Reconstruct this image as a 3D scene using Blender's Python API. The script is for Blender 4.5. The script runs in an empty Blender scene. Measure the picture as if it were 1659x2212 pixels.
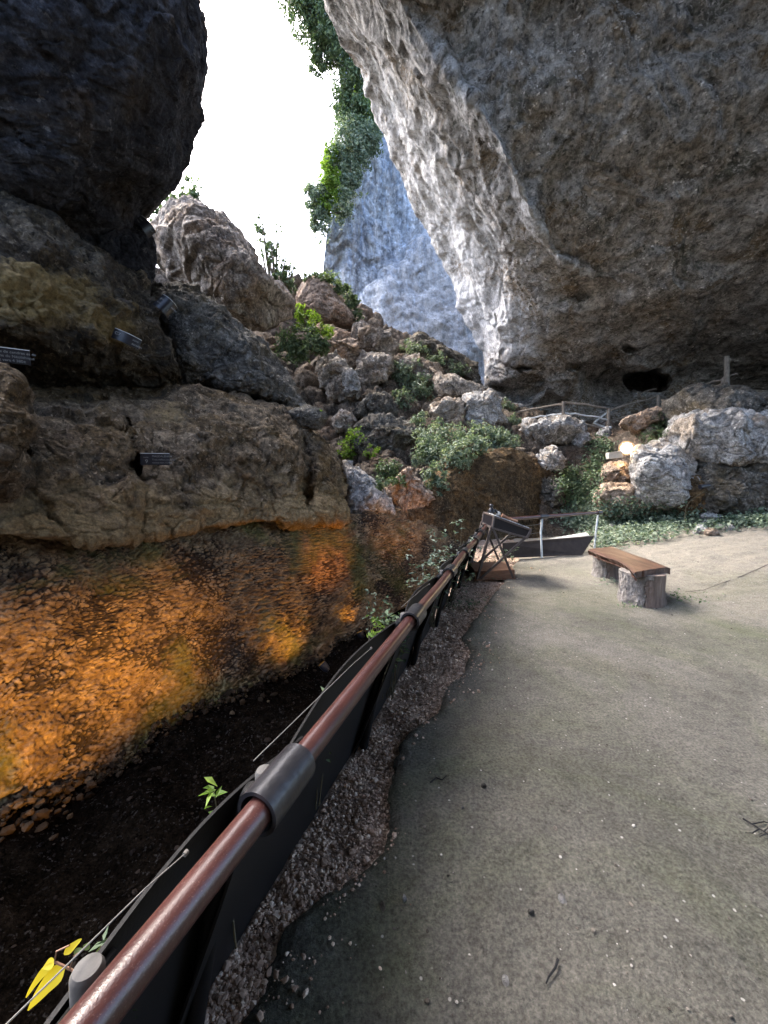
import bpy, math, random
import numpy as np
from mathutils import Vector, Matrix
random.seed(7)
RNG = np.random.default_rng(7)
SC = bpy.context.scene
COL = SC.collection
rad = math.radians

# ------------------------------------------------------------------ camera, sky, sun, exposure
F, CX, CY = 850.0, 829.5, 1106.0          # focal length and centre, in units of a 1659 x 2212 frame
EYE = np.array([0.0, 0.0, 1.5]); PITCH = rad(4.44)
cam = bpy.data.cameras.new('camera'); camo = bpy.data.objects.new('camera', cam); COL.objects.link(camo)
camo.location = EYE; camo.rotation_euler = (rad(90) - PITCH, 0, 0)
cam.sensor_fit = 'VERTICAL'; cam.sensor_height = 24.0; cam.lens = 24.0 * F / 2212.0
cam.clip_start = 0.02; cam.clip_end = 500
SC.camera = camo

SUN_EL, SUN_AZ = rad(52), rad(-50)        # azimuth from +Y towards +X
world = bpy.data.worlds.new('World'); SC.world = world; world.use_nodes = True
wn = world.node_tree; bg = wn.nodes['Background']
sky = wn.nodes.new('ShaderNodeTexSky'); sky.sky_type = 'NISHITA'; sky.sun_disc = False
sky.sun_elevation = SUN_EL; sky.sun_rotation = SUN_AZ
sky.air_density = 0.85; sky.dust_density = 4.0; sky.ozone_density = 0.7
wn.links.new(sky.outputs[0], bg.inputs[0]); bg.inputs[1].default_value = 0.15
sl = bpy.data.lights.new('sun', 'SUN'); sl.energy = 1.0; sl.angle = rad(22); sl.color = (1, 0.96, 0.9)
so = bpy.data.objects.new('sun', sl); COL.objects.link(so)
sdir = Vector((math.sin(SUN_AZ) * math.cos(SUN_EL), math.cos(SUN_AZ) * math.cos(SUN_EL), math.sin(SUN_EL)))
so.rotation_euler = sdir.to_track_quat('Z', 'Y').to_euler(); so.location = (0, 0, 40)
SC.view_settings.view_transform = 'Standard'; SC.view_settings.look = 'None'
SC.view_settings.exposure = 3.12; SC.view_settings.gamma = 1
SC.cycles.use_denoising = True
SC.cycles.max_bounces = 7; SC.cycles.diffuse_bounces = 5; SC.cycles.transparent_max_bounces = 6
SC.cycles.sample_clamp_indirect = 4.0
SC.render.film_transparent = False

# ------------------------------------------------------------------ geometry helpers
UPV = np.array([0, math.sin(PITCH), math.cos(PITCH)]); FWD = np.array([0, math.cos(PITCH), -math.sin(PITCH)]); RGT = np.array([1.0, 0, 0])
def P(x, y, d):
    x = np.asarray(x, float); y = np.asarray(y, float); d = np.asarray(d, float)
    return EYE + d[..., None] * (((x - CX) / F)[..., None] * RGT + ((CY - y) / F)[..., None] * UPV + FWD)
def G(x, y, z=0.0):
    r = P(x, y, 1.0) - EYE
    return EYE + r * ((z - EYE[2]) / r[2])
def V(p): return Vector((float(p[0]), float(p[1]), float(p[2])))

def _hash(ix, iy, iz, s):
    h = (ix * 374761393 + iy * 668265263 + iz * 1274126177 + s * 974711) & 0xFFFFFFFF
    h = ((h ^ (h >> 13)) * 1274126177) & 0xFFFFFFFF
    h = ((h ^ (h >> 16)) * 2246822519) & 0xFFFFFFFF
    return (h ^ (h >> 15)) & 0xFFFFFFFF
GR = np.array([[1,1,0],[-1,1,0],[1,-1,0],[-1,-1,0],[1,0,1],[-1,0,1],[1,0,-1],[-1,0,-1],[0,1,1],[0,-1,1],[0,1,-1],[0,-1,-1],[1,1,0],[-1,1,0],[0,-1,1],[0,-1,-1]], float)
def gnoise(p, s=0):
    i = np.floor(p).astype(np.int64); f = p - i
    w = f * f * f * (f * (f * 6 - 15) + 10)
    out = 0
    for a in (0, 1):
        wx = w[:, 0] if a else 1 - w[:, 0]
        for b in (0, 1):
            wy = w[:, 1] if b else 1 - w[:, 1]
            for c in (0, 1):
                wz = w[:, 2] if c else 1 - w[:, 2]
                g = GR[_hash(i[:, 0] + a, i[:, 1] + b, i[:, 2] + c, s) & 15]
                out = out + wx * wy * wz * (g[:, 0] * (f[:, 0] - a) + g[:, 1] * (f[:, 1] - b) + g[:, 2] * (f[:, 2] - c))
    return out
def fbm(p, freq, octv, gain=0.5, s=0, ridged=False):
    out = np.zeros(len(p)); a = 1.0; fr = freq
    for k in range(octv):
        n = gnoise(p * fr + 17.3 * k, s + k)
        out += a * ((0.55 - 2 * np.abs(n)) if ridged else n)
        a *= gain; fr *= 2.03
    return out
def vor(p, s=0, plane=True):
    """nearest-cell noise: returns (facet height, F1, F2)"""
    N = len(p); H = np.zeros(N); A = np.zeros(N); B = np.zeros(N)
    for q in range(0, N, 60000):
        pp = p[q:q + 60000]; i = np.floor(pp).astype(np.int64)
        f1 = np.full(len(pp), 9.0); f2 = np.full(len(pp), 9.0); hh = np.zeros(len(pp))
        for a in (-1, 0, 1):
            for b in (-1, 0, 1):
                for c in (-1, 0, 1):
                    j = i + np.array([a, b, c]); h = _hash(j[:, 0], j[:, 1], j[:, 2], s)
                    ctr = j + np.stack([(h & 255), (h >> 8) & 255, (h >> 16) & 255], 1) / 255.0
                    dv = pp - ctr; dd = np.sqrt((dv * dv).sum(1))
                    h2 = _hash(j[:, 0], j[:, 1], j[:, 2], s + 91)
                    n = np.stack([(h2 & 255), (h2 >> 8) & 255, (h2 >> 16) & 255], 1) / 127.5 - 1
                    hgt = (dv * n).sum(1) + ((h2 >> 24) & 255) / 255.0 * 0.8 - 0.4
                    near = dd < f1
                    f2 = np.where(near, f1, np.minimum(f2, dd)); hh = np.where(near, hgt, hh); f1 = np.where(near, dd, f1)
        H[q:q + 60000] = hh; A[q:q + 60000] = f1; B[q:q + 60000] = f2
    return H, A, B

def mesh_np(name, verts, faces, mat=None, smooth=True, parent=None):
    """faces: (n,4) or (n,3) int array, or list of such arrays"""
    if not isinstance(faces, (list, tuple)): faces = [faces]
    faces = [np.asarray(f, np.int32) for f in faces if len(f)]
    me = bpy.data.meshes.new(name)
    nv = len(verts); me.vertices.add(nv); me.vertices.foreach_set('co', np.asarray(verts, np.float32).ravel())
    loops = np.concatenate([f.ravel() for f in faces]); tot = np.concatenate([np.full(len(f), f.shape[1], np.int32) for f in faces])
    me.loops.add(len(loops)); me.loops.foreach_set('vertex_index', loops)
    me.polygons.add(len(tot)); start = np.concatenate([[0], np.cumsum(tot)[:-1]]).astype(np.int32)
    me.polygons.foreach_set('loop_start', start)
    me.polygons.foreach_set('use_smooth', np.full(len(tot), smooth, dtype=bool))
    me.update(calc_edges=True); me.validate()
    o = bpy.data.objects.new(name, me); COL.objects.link(o)
    if mat: me.materials.append(mat)
    if parent is not None: o.parent = parent
    return o
def tag(o, label=None, cat=None, group=None, kind=None):
    if label: o['label'] = label
    if cat: o['category'] = cat
    if group: o['group'] = group
    if kind: o['kind'] = kind
    return o
def thing(name, label, cat, loc=(0, 0, 0), group=None):
    o = bpy.data.objects.new(name, None); COL.objects.link(o); o.location = V(loc); o.empty_display_size = 0.1
    return tag(o, label, cat, group)
def keep(o, parent):
    """parent while keeping the world place (parents are only translated)"""
    o.parent = parent; o.matrix_parent_inverse = Matrix.Translation(-Vector(parent.location)); return o

def cr(ctrl, t):
    """uniform Catmull-Rom through ctrl (n,...) at t in [0,n-1]"""
    n = len(ctrl); i = np.clip(np.floor(t).astype(int), 0, n - 2); f = (t - i)
    sh = (-1,) + (1,) * (ctrl.ndim - 1); f = f.reshape(sh)
    p1 = ctrl[i]; p2 = ctrl[i + 1]
    p0 = np.where((i > 0).reshape(sh), ctrl[np.maximum(i - 1, 0)], 2 * p1 - p2)
    p3 = np.where((i < n - 2).reshape(sh), ctrl[np.minimum(i + 2, n - 1)], 2 * p2 - p1)
    return 0.5 * (2 * p1 + (p2 - p0) * f + (2 * p0 - 5 * p1 + 4 * p2 - p3) * f * f + (3 * p1 - p0 - 3 * p2 + p3) * f ** 3)
def grid_faces(nv, nu):
    a = np.arange(nv * nu).reshape(nv, nu)
    return np.stack([a[:-1, :-1], a[1:, :-1], a[1:, 1:], a[:-1, 1:]], -1).reshape(-1, 4)
def grid_normals(W, toward=EYE):
    du = np.gradient(W, axis=1); dv = np.gradient(W, axis=0)
    n = np.cross(du, dv); n /= np.linalg.norm(n, axis=-1, keepdims=True) + 1e-9
    s = np.sign(((toward - W) * n).sum(-1).mean()) or 1
    return n * s
def rockdisp(p, amp, scale, s, facet=0.5, gritty=0.5, strata=0.0, sdir=(0.25, 0.0, 1.0)):
    """rock relief in metres; scale = size of the largest lumps in metres"""
    fr = 1.0 / scale
    wp = p + 0.25 * scale * np.stack([fbm(p, fr * 1.3, 2, s=s + 40), fbm(p, fr * 1.3, 2, s=s + 50), fbm(p, fr * 1.3, 2, s=s + 60)], 1)
    h = amp * fbm(wp, fr, 7, 0.46, s)
    h += amp * gritty * (0.10 * fbm(wp, fr * 3.1, 4, 0.52, s + 9, ridged=True) + 0.22 * fbm(p, fr * 4.3, 6, 0.6, s + 12))
    f, a, b = vor(p * fr * 8.0, s + 15); h += amp * gritty * 0.07 * f
    if facet:
        f, a, b = vor(wp * fr * 1.4, s + 3); h += amp * facet * 0.7 * f
        f, a, b = vor(wp * fr * 3.7, s + 5); h += amp * facet * 0.40 * f
        h -= amp * facet * 0.25 * np.exp(-((b - a) / 0.06) ** 2)
    if strata:
        sd = np.array(sdir, float); sd /= np.linalg.norm(sd)
        q = wp.copy(); k = (q @ sd)[:, None] * sd; q = (q - k) * 0.22 + k
        h += strata * fbm(q, fr * 3.0, 5, 0.55, s + 21, ridged=True)
    return h
def sheet(name, rows, nu, nv, mat, amp=0.2, scale=1.2, s=1, back=None, hook=None, facet=0.5, gritty=0.5, strata=0.0, sdir=(0.25, 0, 1), extra=None, attr=None):
    """rows of (x, y, depth) controls -> rough rock surface; back = world vector to close the solid behind"""
    C = np.array(rows, float)
    R = cr(C, np.linspace(0, len(C) - 1, nv))
    R = np.swapaxes(cr(np.swapaxes(R, 0, 1), np.linspace(0, C.shape[1] - 1, nu)), 0, 1)
    x, y, d = R[..., 0], R[..., 1], R[..., 2]
    if hook is not None: x, y, d = hook(x, y, d)
    W = P(x, y, np.maximum(d, 0.3)); n = grid_normals(W)
    p = W.reshape(-1, 3)
    h = rockdisp(p, amp, scale, s, facet, gritty, strata, sdir)
    if extra is not None: h = h + extra(p, x.ravel(), y.ravel())
    W = (p + n.reshape(-1, 3) * h[:, None]).reshape(W.shape)
    verts = [W.reshape(-1, 3)]; faces = [grid_faces(nv, nu)]
    if back is not None:
        idx = np.arange(nv * nu).reshape(nv, nu)
        loop = np.concatenate([idx[0, :-1], idx[:-1, -1], idx[-1, :0:-1], idx[:0:-1, 0]])
        base = nv * nu; m = len(loop)
        verts.append(verts[0][loop] + np.array(back)); verts.append(verts[-1].mean(0, keepdims=True))
        k = np.arange(m); k2 = (k + 1) % m
        faces.append(np.stack([loop[k], loop[k2], base + k2, base + k], 1))
        faces.append(np.stack([base + k, base + k2, np.full(m, base + m)], 1))
    o = mesh_np(name, np.concatenate(verts), faces, mat)
    if attr is not None:
        a = o.data.attributes.new('stain', 'FLOAT', 'POINT'); vals = np.zeros(len(o.data.vertices), np.float32); vals[:nv * nu] = np.clip(attr(x.ravel(), y.ravel(), p), 0, 1); a.data.foreach_set('value', vals)  # carries ochre stains cliff and trench wall
    return o
def blob(name, poly, d, th, mat, s=1, gx=0.0, gy=0.0, amp=0.08, scale=0.6, na=150, nr=60, box=3.0, facet=0.8, gritty=0.5, strata=0.0, tilt=0.0, back=None, cuts=0, cutq=0.86):
    """closed rock whose outline is poly (frame units) at depth d (+gx,gy per unit), half thickness th metres"""
    pl = np.array(poly, float); c = pl.mean(0)
    seg = np.concatenate([pl, pl[:1]]); L = np.concatenate([[0], np.cumsum(np.linalg.norm(np.diff(seg, axis=0), axis=1))])
    # chaikin-rounded outline, resampled
    q = pl
    for _ in range(1):
        q = np.stack([0.82 * q + 0.18 * np.roll(q, -1, 0), 0.18 * q + 0.82 * np.roll(q, -1, 0)], 1).reshape(-1, 2)
    seg = np.concatenate([q, q[:1]]); L = np.concatenate([[0], np.cumsum(np.linalg.norm(np.diff(seg, axis=0), axis=1))])
    t = np.linspace(0, L[-1], na, endpoint=False)
    out = np.stack([np.interp(t, L, seg[:, 0]), np.interp(t, L, seg[:, 1])], 1)
    r = np.sin(np.linspace(0.02, 1, nr) * math.pi / 2)
    X = c[0] + r[:, None] * (out[:, 0] - c[0])[None]; Y = c[1] + r[:, None] * (out[:, 1] - c[1])[None]
    dome = (1 - r ** box) ** (1 / 2.0)
    D0 = d + gx * (X - c[0]) + gy * (Y - c[1])
    front = P(X, Y, D0 - th * dome[:, None]); bk = P(X[::-1], Y[::-1], D0[::-1] + (back or th) * dome[::-1][:, None])
    W = np.concatenate([front, bk[1:]]); nvv = len(W)
    ctr = W.reshape(-1, 3).mean(0)
    Wl = np.concatenate([W[:, -1:], W, W[:, :1]], 1); n = grid_normals(Wl)[:, 1:-1]
    sg = np.sign(((W - ctr) * n).sum(-1).mean()); n = n * sg
    p = W.reshape(-1, 3)
    if cuts:
        rg = np.random.default_rng(s)
        for _ in range(cuts):
            cn = rg.normal(size=3) + np.array([0, -.5, .35]); cn /= np.linalg.norm(cn); pr = (p - ctr) @ cn; lim = pr.max() * rg.uniform(cutq - .14, cutq + .04)
            p = p - cn * np.maximum(pr - lim, 0)[:, None] * 0.92
    h = rockdisp(p, amp, scale, s, facet, gritty, strata)
    p = p + n.reshape(-1, 3) * h[:, None]
    idx = np.arange(nvv * na).reshape(nvv, na); nx = np.roll(idx, -1, 1)
    f = np.stack([idx[:-1], nx[:-1], nx[1:], idx[1:]], -1).reshape(-1, 4)
    e0 = len(p); p = np.concatenate([p, p[idx[0]].mean(0, keepdims=True), p[idx[-1]].mean(0, keepdims=True)])
    f0 = np.stack([nx[0], idx[0], np.full(na, e0)], 1); f1 = np.stack([idx[-1], nx[-1], np.full(na, e0 + 1)], 1)
    org = ctr.copy()
    o = mesh_np(name, p - org, [f, f0, f1], mat); o.location = V(org); return o

class MB:
    """collects simple solids into one mesh"""
    def __init__(s): s.v = []; s.q = []; s.t = []; s.n = 0
    def add(s, v, q=None, t=None):
        v = np.asarray(v, float).reshape(-1, 3)
        if q is not None and len(q): s.q.append(np.asarray(q) + s.n)
        if t is not None and len(t): s.t.append(np.asarray(t) + s.n)
        s.v.append(v); s.n += len(v)
    def tube(s, pts, r, n=12, caps=True, rfun=None):
        pts = np.asarray(pts, float); m = len(pts); T = np.gradient(pts, axis=0); T /= np.linalg.norm(T, axis=1, keepdims=True) + 1e-12
        ref = np.array([0, 0, 1.0]) if abs(T[0, 2]) < 0.9 else np.array([1.0, 0, 0])
        a = np.linspace(0, 2 * math.pi, n, endpoint=False); rr = np.broadcast_to(np.asarray(r, float), (m,))
        U = np.cross(T, ref); U /= np.linalg.norm(U, axis=1, keepdims=True); W = np.cross(T, U)
        ring = pts[:, None] + rr[:, None, None] * (np.cos(a)[None, :, None] * U[:, None] + np.sin(a)[None, :, None] * W[:, None])
        idx = np.arange(m * n).reshape(m, n); nx = np.roll(idx, -1, 1)
        q = np.stack([idx[:-1], nx[:-1], nx[1:], idx[1:]], -1).reshape(-1, 4); v = ring.reshape(-1, 3); t = []
        if caps:
            v = np.concatenate([v, pts[:1], pts[-1:]])
            t = np.concatenate([np.stack([nx[0], idx[0], np.full(n, m * n)], 1), np.stack([idx[-1], nx[-1], np.full(n, m * n + 1)], 1)])
        s.add(v, q, t)
    def hexa(s, c8, bevel=0.0):
        """8 corners: bottom loop 0-3, top loop 4-7"""
        s.add(c8, [[0, 3, 2, 1], [4, 5, 6, 7], [0, 1, 5, 4], [1, 2, 6, 5], [2, 3, 7, 6], [3, 0, 4, 7]])
    def box(s, c, half, ax=((1, 0, 0), (0, 1, 0), (0, 0, 1))):
        c = np.asarray(c, float); A = np.array(ax, float) * np.asarray(half, float)[:, None]
        s.hexa([c + sx * A[0] + sy * A[1] + sz * A[2] for sz in (-1, 1) for sx, sy in ((-1, -1), (1, -1), (1, 1), (-1, 1))])
    def bar(s, p, q, w, h=None, up=(0, 0, 1)):
        p = np.asarray(p, float); q = np.asarray(q, float); z = q - p; L = np.linalg.norm(z); z /= L
        u = np.cross(z, np.asarray(up, float))
        if np.linalg.norm(u) < 1e-3: u = np.cross(z, (1.0, 0, 0))
        u /= np.linalg.norm(u); w2 = np.cross(z, u); s.box((p + q) / 2, (L / 2, w / 2, (h or w) / 2), (z, u, w2))
    def build(s, name, mat, parent=None, smooth=False, bevel=0.0):
        fs = []
        if s.q: fs.append(np.concatenate(s.q))
        if s.t: fs.append(np.concatenate(s.t))
        o = mesh_np(name, np.concatenate(s.v), fs, mat, smooth)
        if smooth:
            o.data.set_sharp_from_angle(angle=rad(40))
        if bevel:
            b = o.modifiers.new('bevel', 'BEVEL'); b.width = bevel; b.segments = 2; b.limit_method = 'ANGLE'
        if parent is not None: keep(o, parent)
        return o

# ------------------------------------------------------------------ materials
def newmat(name):
    m = bpy.data.materials.new(name); m.use_nodes = True; nt = m.node_tree
    return m, nt, nt.nodes['Principled BSDF']
def N(nt, typ, **kw):
    n = nt.nodes.new(typ)
    for k, v in kw.items():
        if k.startswith('i_'): n.inputs[k[2:].replace('_', ' ')].default_value = v
        else: setattr(n, k, v)
    return n
def noise(nt, co, scale, detail=6, rough=0.6, dist=0.0):
    n = N(nt, 'ShaderNodeTexNoise'); n.inputs['Scale'].default_value = scale; n.inputs['Detail'].default_value = detail
    n.inputs['Roughness'].default_value = rough; n.inputs['Distortion'].default_value = dist
    if co is not None: nt.links.new(co, n.inputs['Vector'])
    return n.outputs['Fac']
def ramp(nt, fac, stops):
    r = N(nt, 'ShaderNodeValToRGB'); e = r.color_ramp.elements
    while len(e) > 2: e.remove(e[-1])
    for k, (pos, col) in enumerate(stops):
        el = e[k] if k < 2 else e.new(pos)
        el.position = pos; c = col if hasattr(col, '__len__') else (col, col, col); el.color = (*c, 1)
    nt.links.new(fac, r.inputs[0]); return r.outputs[0]
def mix(nt, fac, a, b, mode='MIX'):
    m = N(nt, 'ShaderNodeMix', data_type='RGBA', blend_type=mode)
    for sock, val in ((m.inputs['Factor'], fac), (m.inputs[6], a), (m.inputs[7], b)):
        if isinstance(val, (int, float)): sock.default_value = val
        elif isinstance(val, tuple): sock.default_value = (*val, 1)
        else: nt.links.new(val, sock)
    return m.outputs[2]
def mth(nt, op, a, b=0.0):
    m = N(nt, 'ShaderNodeMath', operation=op)
    for sock, val in ((m.inputs[0], a), (m.inputs[1], b)):
        if isinstance(val, (int, float)): sock.default_value = val
        else: nt.links.new(val, sock)
    return m.outputs[0]
def coords(nt, sc=(1, 1, 1), rot=(0, 0, 0), world=False):
    if world:
        src = N(nt, 'ShaderNodeNewGeometry').outputs['Position']
    else:
        src = N(nt, 'ShaderNodeTexCoord').outputs['Object']
    mp = N(nt, 'ShaderNodeMapping'); nt.links.new(src, mp.inputs[0]); mp.inputs['Scale'].default_value = sc; mp.inputs['Rotation'].default_value = rot
    return mp.outputs[0]
def bump(nt, b, height, strength, dist, prev=None):
    n = N(nt, 'ShaderNodeBump'); n.inputs['Strength'].default_value = strength; n.inputs['Distance'].default_value = dist
    nt.links.new(height, n.inputs['Height'])
    if prev is not None: nt.links.new(prev, n.inputs['Normal'])
    nt.links.new(n.outputs[0], b.inputs['Normal']); return n.outputs[0]
def rockmat(name, dark, mid, light, scale=1.0, stain=None, stain2=None, white=None, wamt=0.5, streak=(1, 1, 1), srot=(0, 0, 0), rough=0.92, bs=0.9, bd=0.03, vein=None, patch=None, pscale=3.0, midc=0.75, spec=0.25, fleck=0.75):
    """mottled limestone: scale = mottling per metre"""
    m, nt, b = newmat(name); co = coords(nt, world=True); cs = coords(nt, streak, srot, world=True)
    base = ramp(nt, noise(nt, cs, 1.1 * scale, 14, 0.76, 0.15), [(0.30, dark), (0.5, mid), (0.70, light)])
    if stain: base = mix(nt, ramp(nt, noise(nt, co, 0.55 * scale, 5, 0.6, 1.0), [(0.50, 0), (0.62, 1)]), base, stain)
    if stain2: base = mix(nt, ramp(nt, noise(nt, cs, 0.8 * scale, 6, 0.65, 1.2), [(0.54, 0), (0.66, 0.85)]), base, stain2)
    fine = ramp(nt, noise(nt, co, 11 * scale, 10, 0.8), [(0.34, 0.22), (0.5, 0.92), (0.64, 1.6)])
    base = mix(nt, 0.95, base, fine, 'MULTIPLY')
    lowm = ramp(nt, noise(nt, co, 0.8 * scale, 4, 0.6), [(0.38, 0.15), (0.62, 1)])
    base = mix(nt, mth(nt, 'MULTIPLY', mth(nt, 'MULTIPLY', ramp(nt, noise(nt, cs, 8 * scale, 6, 0.62), [(0.595, 0), (0.625, 1)]), lowm), fleck), base, tuple(min(1, c * 1.35 + .05) for c in light))
    base = mix(nt, mth(nt, 'MULTIPLY', ramp(nt, noise(nt, cs, 6.3 * scale, 6, 0.66), [(0.365, 1), (0.395, 0)]), fleck), base, tuple(c * .45 for c in dark))
    base = mix(nt, midc, base, ramp(nt, noise(nt, cs, 3.1 * scale, 10, 0.74, 0.1), [(0.36, 0.25), (0.5, 0.95), (0.62, 1.6)]), 'MULTIPLY')
    if white:
        w1 = ramp(nt, noise(nt, cs, 6 * scale, 12, 0.78, 0.1), [(0.56, 0), (0.64, 1)])
        w2 = ramp(nt, noise(nt, co, 0.9 * scale, 4, 0.6), [(0.40, 0), (0.60, 1)])
        base = mix(nt, mth(nt, 'MULTIPLY', mth(nt, 'MULTIPLY', w1, w2), wamt), base, white)
    if vein:
        v = noise(nt, cs, 1.7 * scale, 8, 0.62, 0.3)
        vv = ramp(nt, mth(nt, 'ABSOLUTE', mth(nt, 'SUBTRACT', v, 0.5)), [(0.0, 1), (0.035, 0)])
        base = mix(nt, mth(nt, 'MULTIPLY', vv, 0.7), base, vein)
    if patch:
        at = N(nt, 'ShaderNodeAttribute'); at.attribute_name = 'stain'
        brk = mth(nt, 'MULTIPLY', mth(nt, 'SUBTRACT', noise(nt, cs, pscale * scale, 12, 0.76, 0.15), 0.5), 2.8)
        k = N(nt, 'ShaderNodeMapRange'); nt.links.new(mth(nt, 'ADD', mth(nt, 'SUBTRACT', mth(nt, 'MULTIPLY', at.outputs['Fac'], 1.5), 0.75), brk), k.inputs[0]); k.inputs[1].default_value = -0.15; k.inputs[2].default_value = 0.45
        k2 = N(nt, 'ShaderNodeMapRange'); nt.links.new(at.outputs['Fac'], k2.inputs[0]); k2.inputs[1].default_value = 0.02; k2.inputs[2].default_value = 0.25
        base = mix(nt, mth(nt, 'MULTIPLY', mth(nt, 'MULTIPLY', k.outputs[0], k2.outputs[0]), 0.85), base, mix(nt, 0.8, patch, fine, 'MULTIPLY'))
    nt.links.new(base, b.inputs['Base Color']); b.inputs['Roughness'].default_value = rough; b.inputs['Specular IOR Level'].default_value = spec
    h = mth(nt, 'ADD', noise(nt, co, 7 * scale, 12, 0.74, 0.1), mth(nt, 'MULTIPLY', noise(nt, cs, 24 * scale, 8, 0.75), 0.5))
    bump(nt, b, h, 1.0, bd * 1.9); return m
def plain(name, col, rough=0.6, var=0.25, vs=8.0, metal=0.0, bs=0.0, bscale=60, spec=0.5, streak=(1, 1, 1)):
    m, nt, b = newmat(name); co = coords(nt, streak)
    c = np.array(col)
    base = ramp(nt, noise(nt, co, vs, 8, 0.65), [(0.3, tuple(c * (1 - var))), (0.7, tuple(np.minimum(c * (1 + var), 1)))])
    nt.links.new(base, b.inputs['Base Color']); b.inputs['Roughness'].default_value = rough; b.inputs['Metallic'].default_value = metal
    b.inputs['Specular IOR Level'].default_value = spec
    if bs: bump(nt, b, noise(nt, co, bscale, 4, 0.6), bs, 0.004)
    return m
def leafmat(name, c1, c2, c3, trans=0.35):
    m, nt, b = newmat(name); g = N(nt, 'ShaderNodeNewGeometry')
    col = ramp(nt, g.outputs['Random Per Island'], [(0.0, c1), (0.55, c2), (1.0, c3)])
    out = nt.nodes['Material Output']; tr = N(nt, 'ShaderNodeBsdfTranslucent'); ms = N(nt, 'ShaderNodeMixShader'); ms.inputs[0].default_value = trans
    nt.links.new(col, b.inputs['Base Color']); nt.links.new(mix(nt, 1.0, col, (1.0, 1.0, 0.55), 'MULTIPLY'), tr.inputs[0]); b.inputs['Roughness'].default_value = 0.55
    nt.links.new(b.outputs[0], ms.inputs[1]); nt.links.new(tr.outputs[0], ms.inputs[2]); nt.links.new(ms.outputs[0], out.inputs[0]); return m

M = {}
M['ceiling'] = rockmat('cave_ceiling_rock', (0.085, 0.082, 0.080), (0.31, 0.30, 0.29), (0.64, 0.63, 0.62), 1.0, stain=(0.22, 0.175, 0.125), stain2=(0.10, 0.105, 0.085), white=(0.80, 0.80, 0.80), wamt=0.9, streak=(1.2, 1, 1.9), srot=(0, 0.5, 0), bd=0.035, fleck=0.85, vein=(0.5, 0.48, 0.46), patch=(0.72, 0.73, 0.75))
M['cliff'] = rockmat('bright_cliff_rock', (0.24, 0.29, 0.38), (0.46, 0.52, 0.61), (0.72, 0.76, 0.81), 0.32, fleck=0.25, white=(0.90, 0.92, 0.94), wamt=0.8, streak=(2.2, 2.2, 0.22), srot=(0, 0.12, 0), bd=0.2, stain=(0.36, 0.43, 0.55), patch=(0.90, 0.90, 0.91), pscale=2.0)  # blue of the sky light is put into this rock colour
M['overhang'] = rockmat('overhang_rock', (0.020, 0.022, 0.032), (0.045, 0.047, 0.058), (0.090, 0.088, 0.092), 1.2, stain=(0.058, 0.048, 0.042), bd=0.04)  # bluish tint puts the lens flare veil into the rock colour
M['ledge'] = rockmat('ochre_ledge_rock', (0.020, 0.016, 0.012), (0.070, 0.056, 0.040), (0.18, 0.145, 0.095), 1.6, stain2=(0.028, 0.027, 0.025), bd=0.05, patch=(0.26, 0.185, 0.075), pscale=1.2)
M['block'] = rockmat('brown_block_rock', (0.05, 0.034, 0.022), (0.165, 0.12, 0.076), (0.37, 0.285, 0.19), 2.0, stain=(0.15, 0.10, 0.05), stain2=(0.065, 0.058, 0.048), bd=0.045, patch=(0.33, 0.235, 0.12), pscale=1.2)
M['greytop'] = rockmat('grey_weathered_rock', (0.045, 0.042, 0.037), (0.125, 0.115, 0.10), (0.29, 0.27, 0.235), 2.0, stain=(0.11, 0.09, 0.06), white=(0.42, 0.40, 0.37), wamt=0.5, bd=0.04)
M['boulder'] = rockmat('warm_boulder_rock', (0.13, 0.11, 0.094), (0.36, 0.315, 0.27), (0.58, 0.53, 0.475), 1.4, stain=(0.30, 0.23, 0.17), stain2=(0.20, 0.175, 0.16), white=(0.62, 0.58, 0.53), wamt=0.5, bd=0.04)
M['pale'] = rockmat('pale_grey_rock', (0.20, 0.19, 0.19), (0.42, 0.41, 0.40), (0.66, 0.65, 0.64), 1.8, stain=(0.36, 0.31, 0.26), white=(0.8, 0.79, 0.78), wamt=0.6, bd=0.04)
M['reddish'] = rockmat('reddish_rock', (0.15, 0.11, 0.085), (0.34, 0.26, 0.20), (0.50, 0.41, 0.335), 2.0, stain=(0.35, 0.235, 0.16), white=(0.7, 0.64, 0.56), wamt=0.5, bd=0.03)
M['bank'] = rockmat('earth_bank', (0.035, 0.024, 0.013), (0.095, 0.064, 0.034), (0.18, 0.125, 0.065), 2.4, stain=(0.15, 0.09, 0.04), bd=0.04)
M['slope'] = rockmat('rubble_soil', (0.055, 0.044, 0.034), (0.155, 0.125, 0.098), (0.30, 0.25, 0.20), 2.4, stain=(0.18, 0.125, 0.085), bd=0.05)

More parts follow.
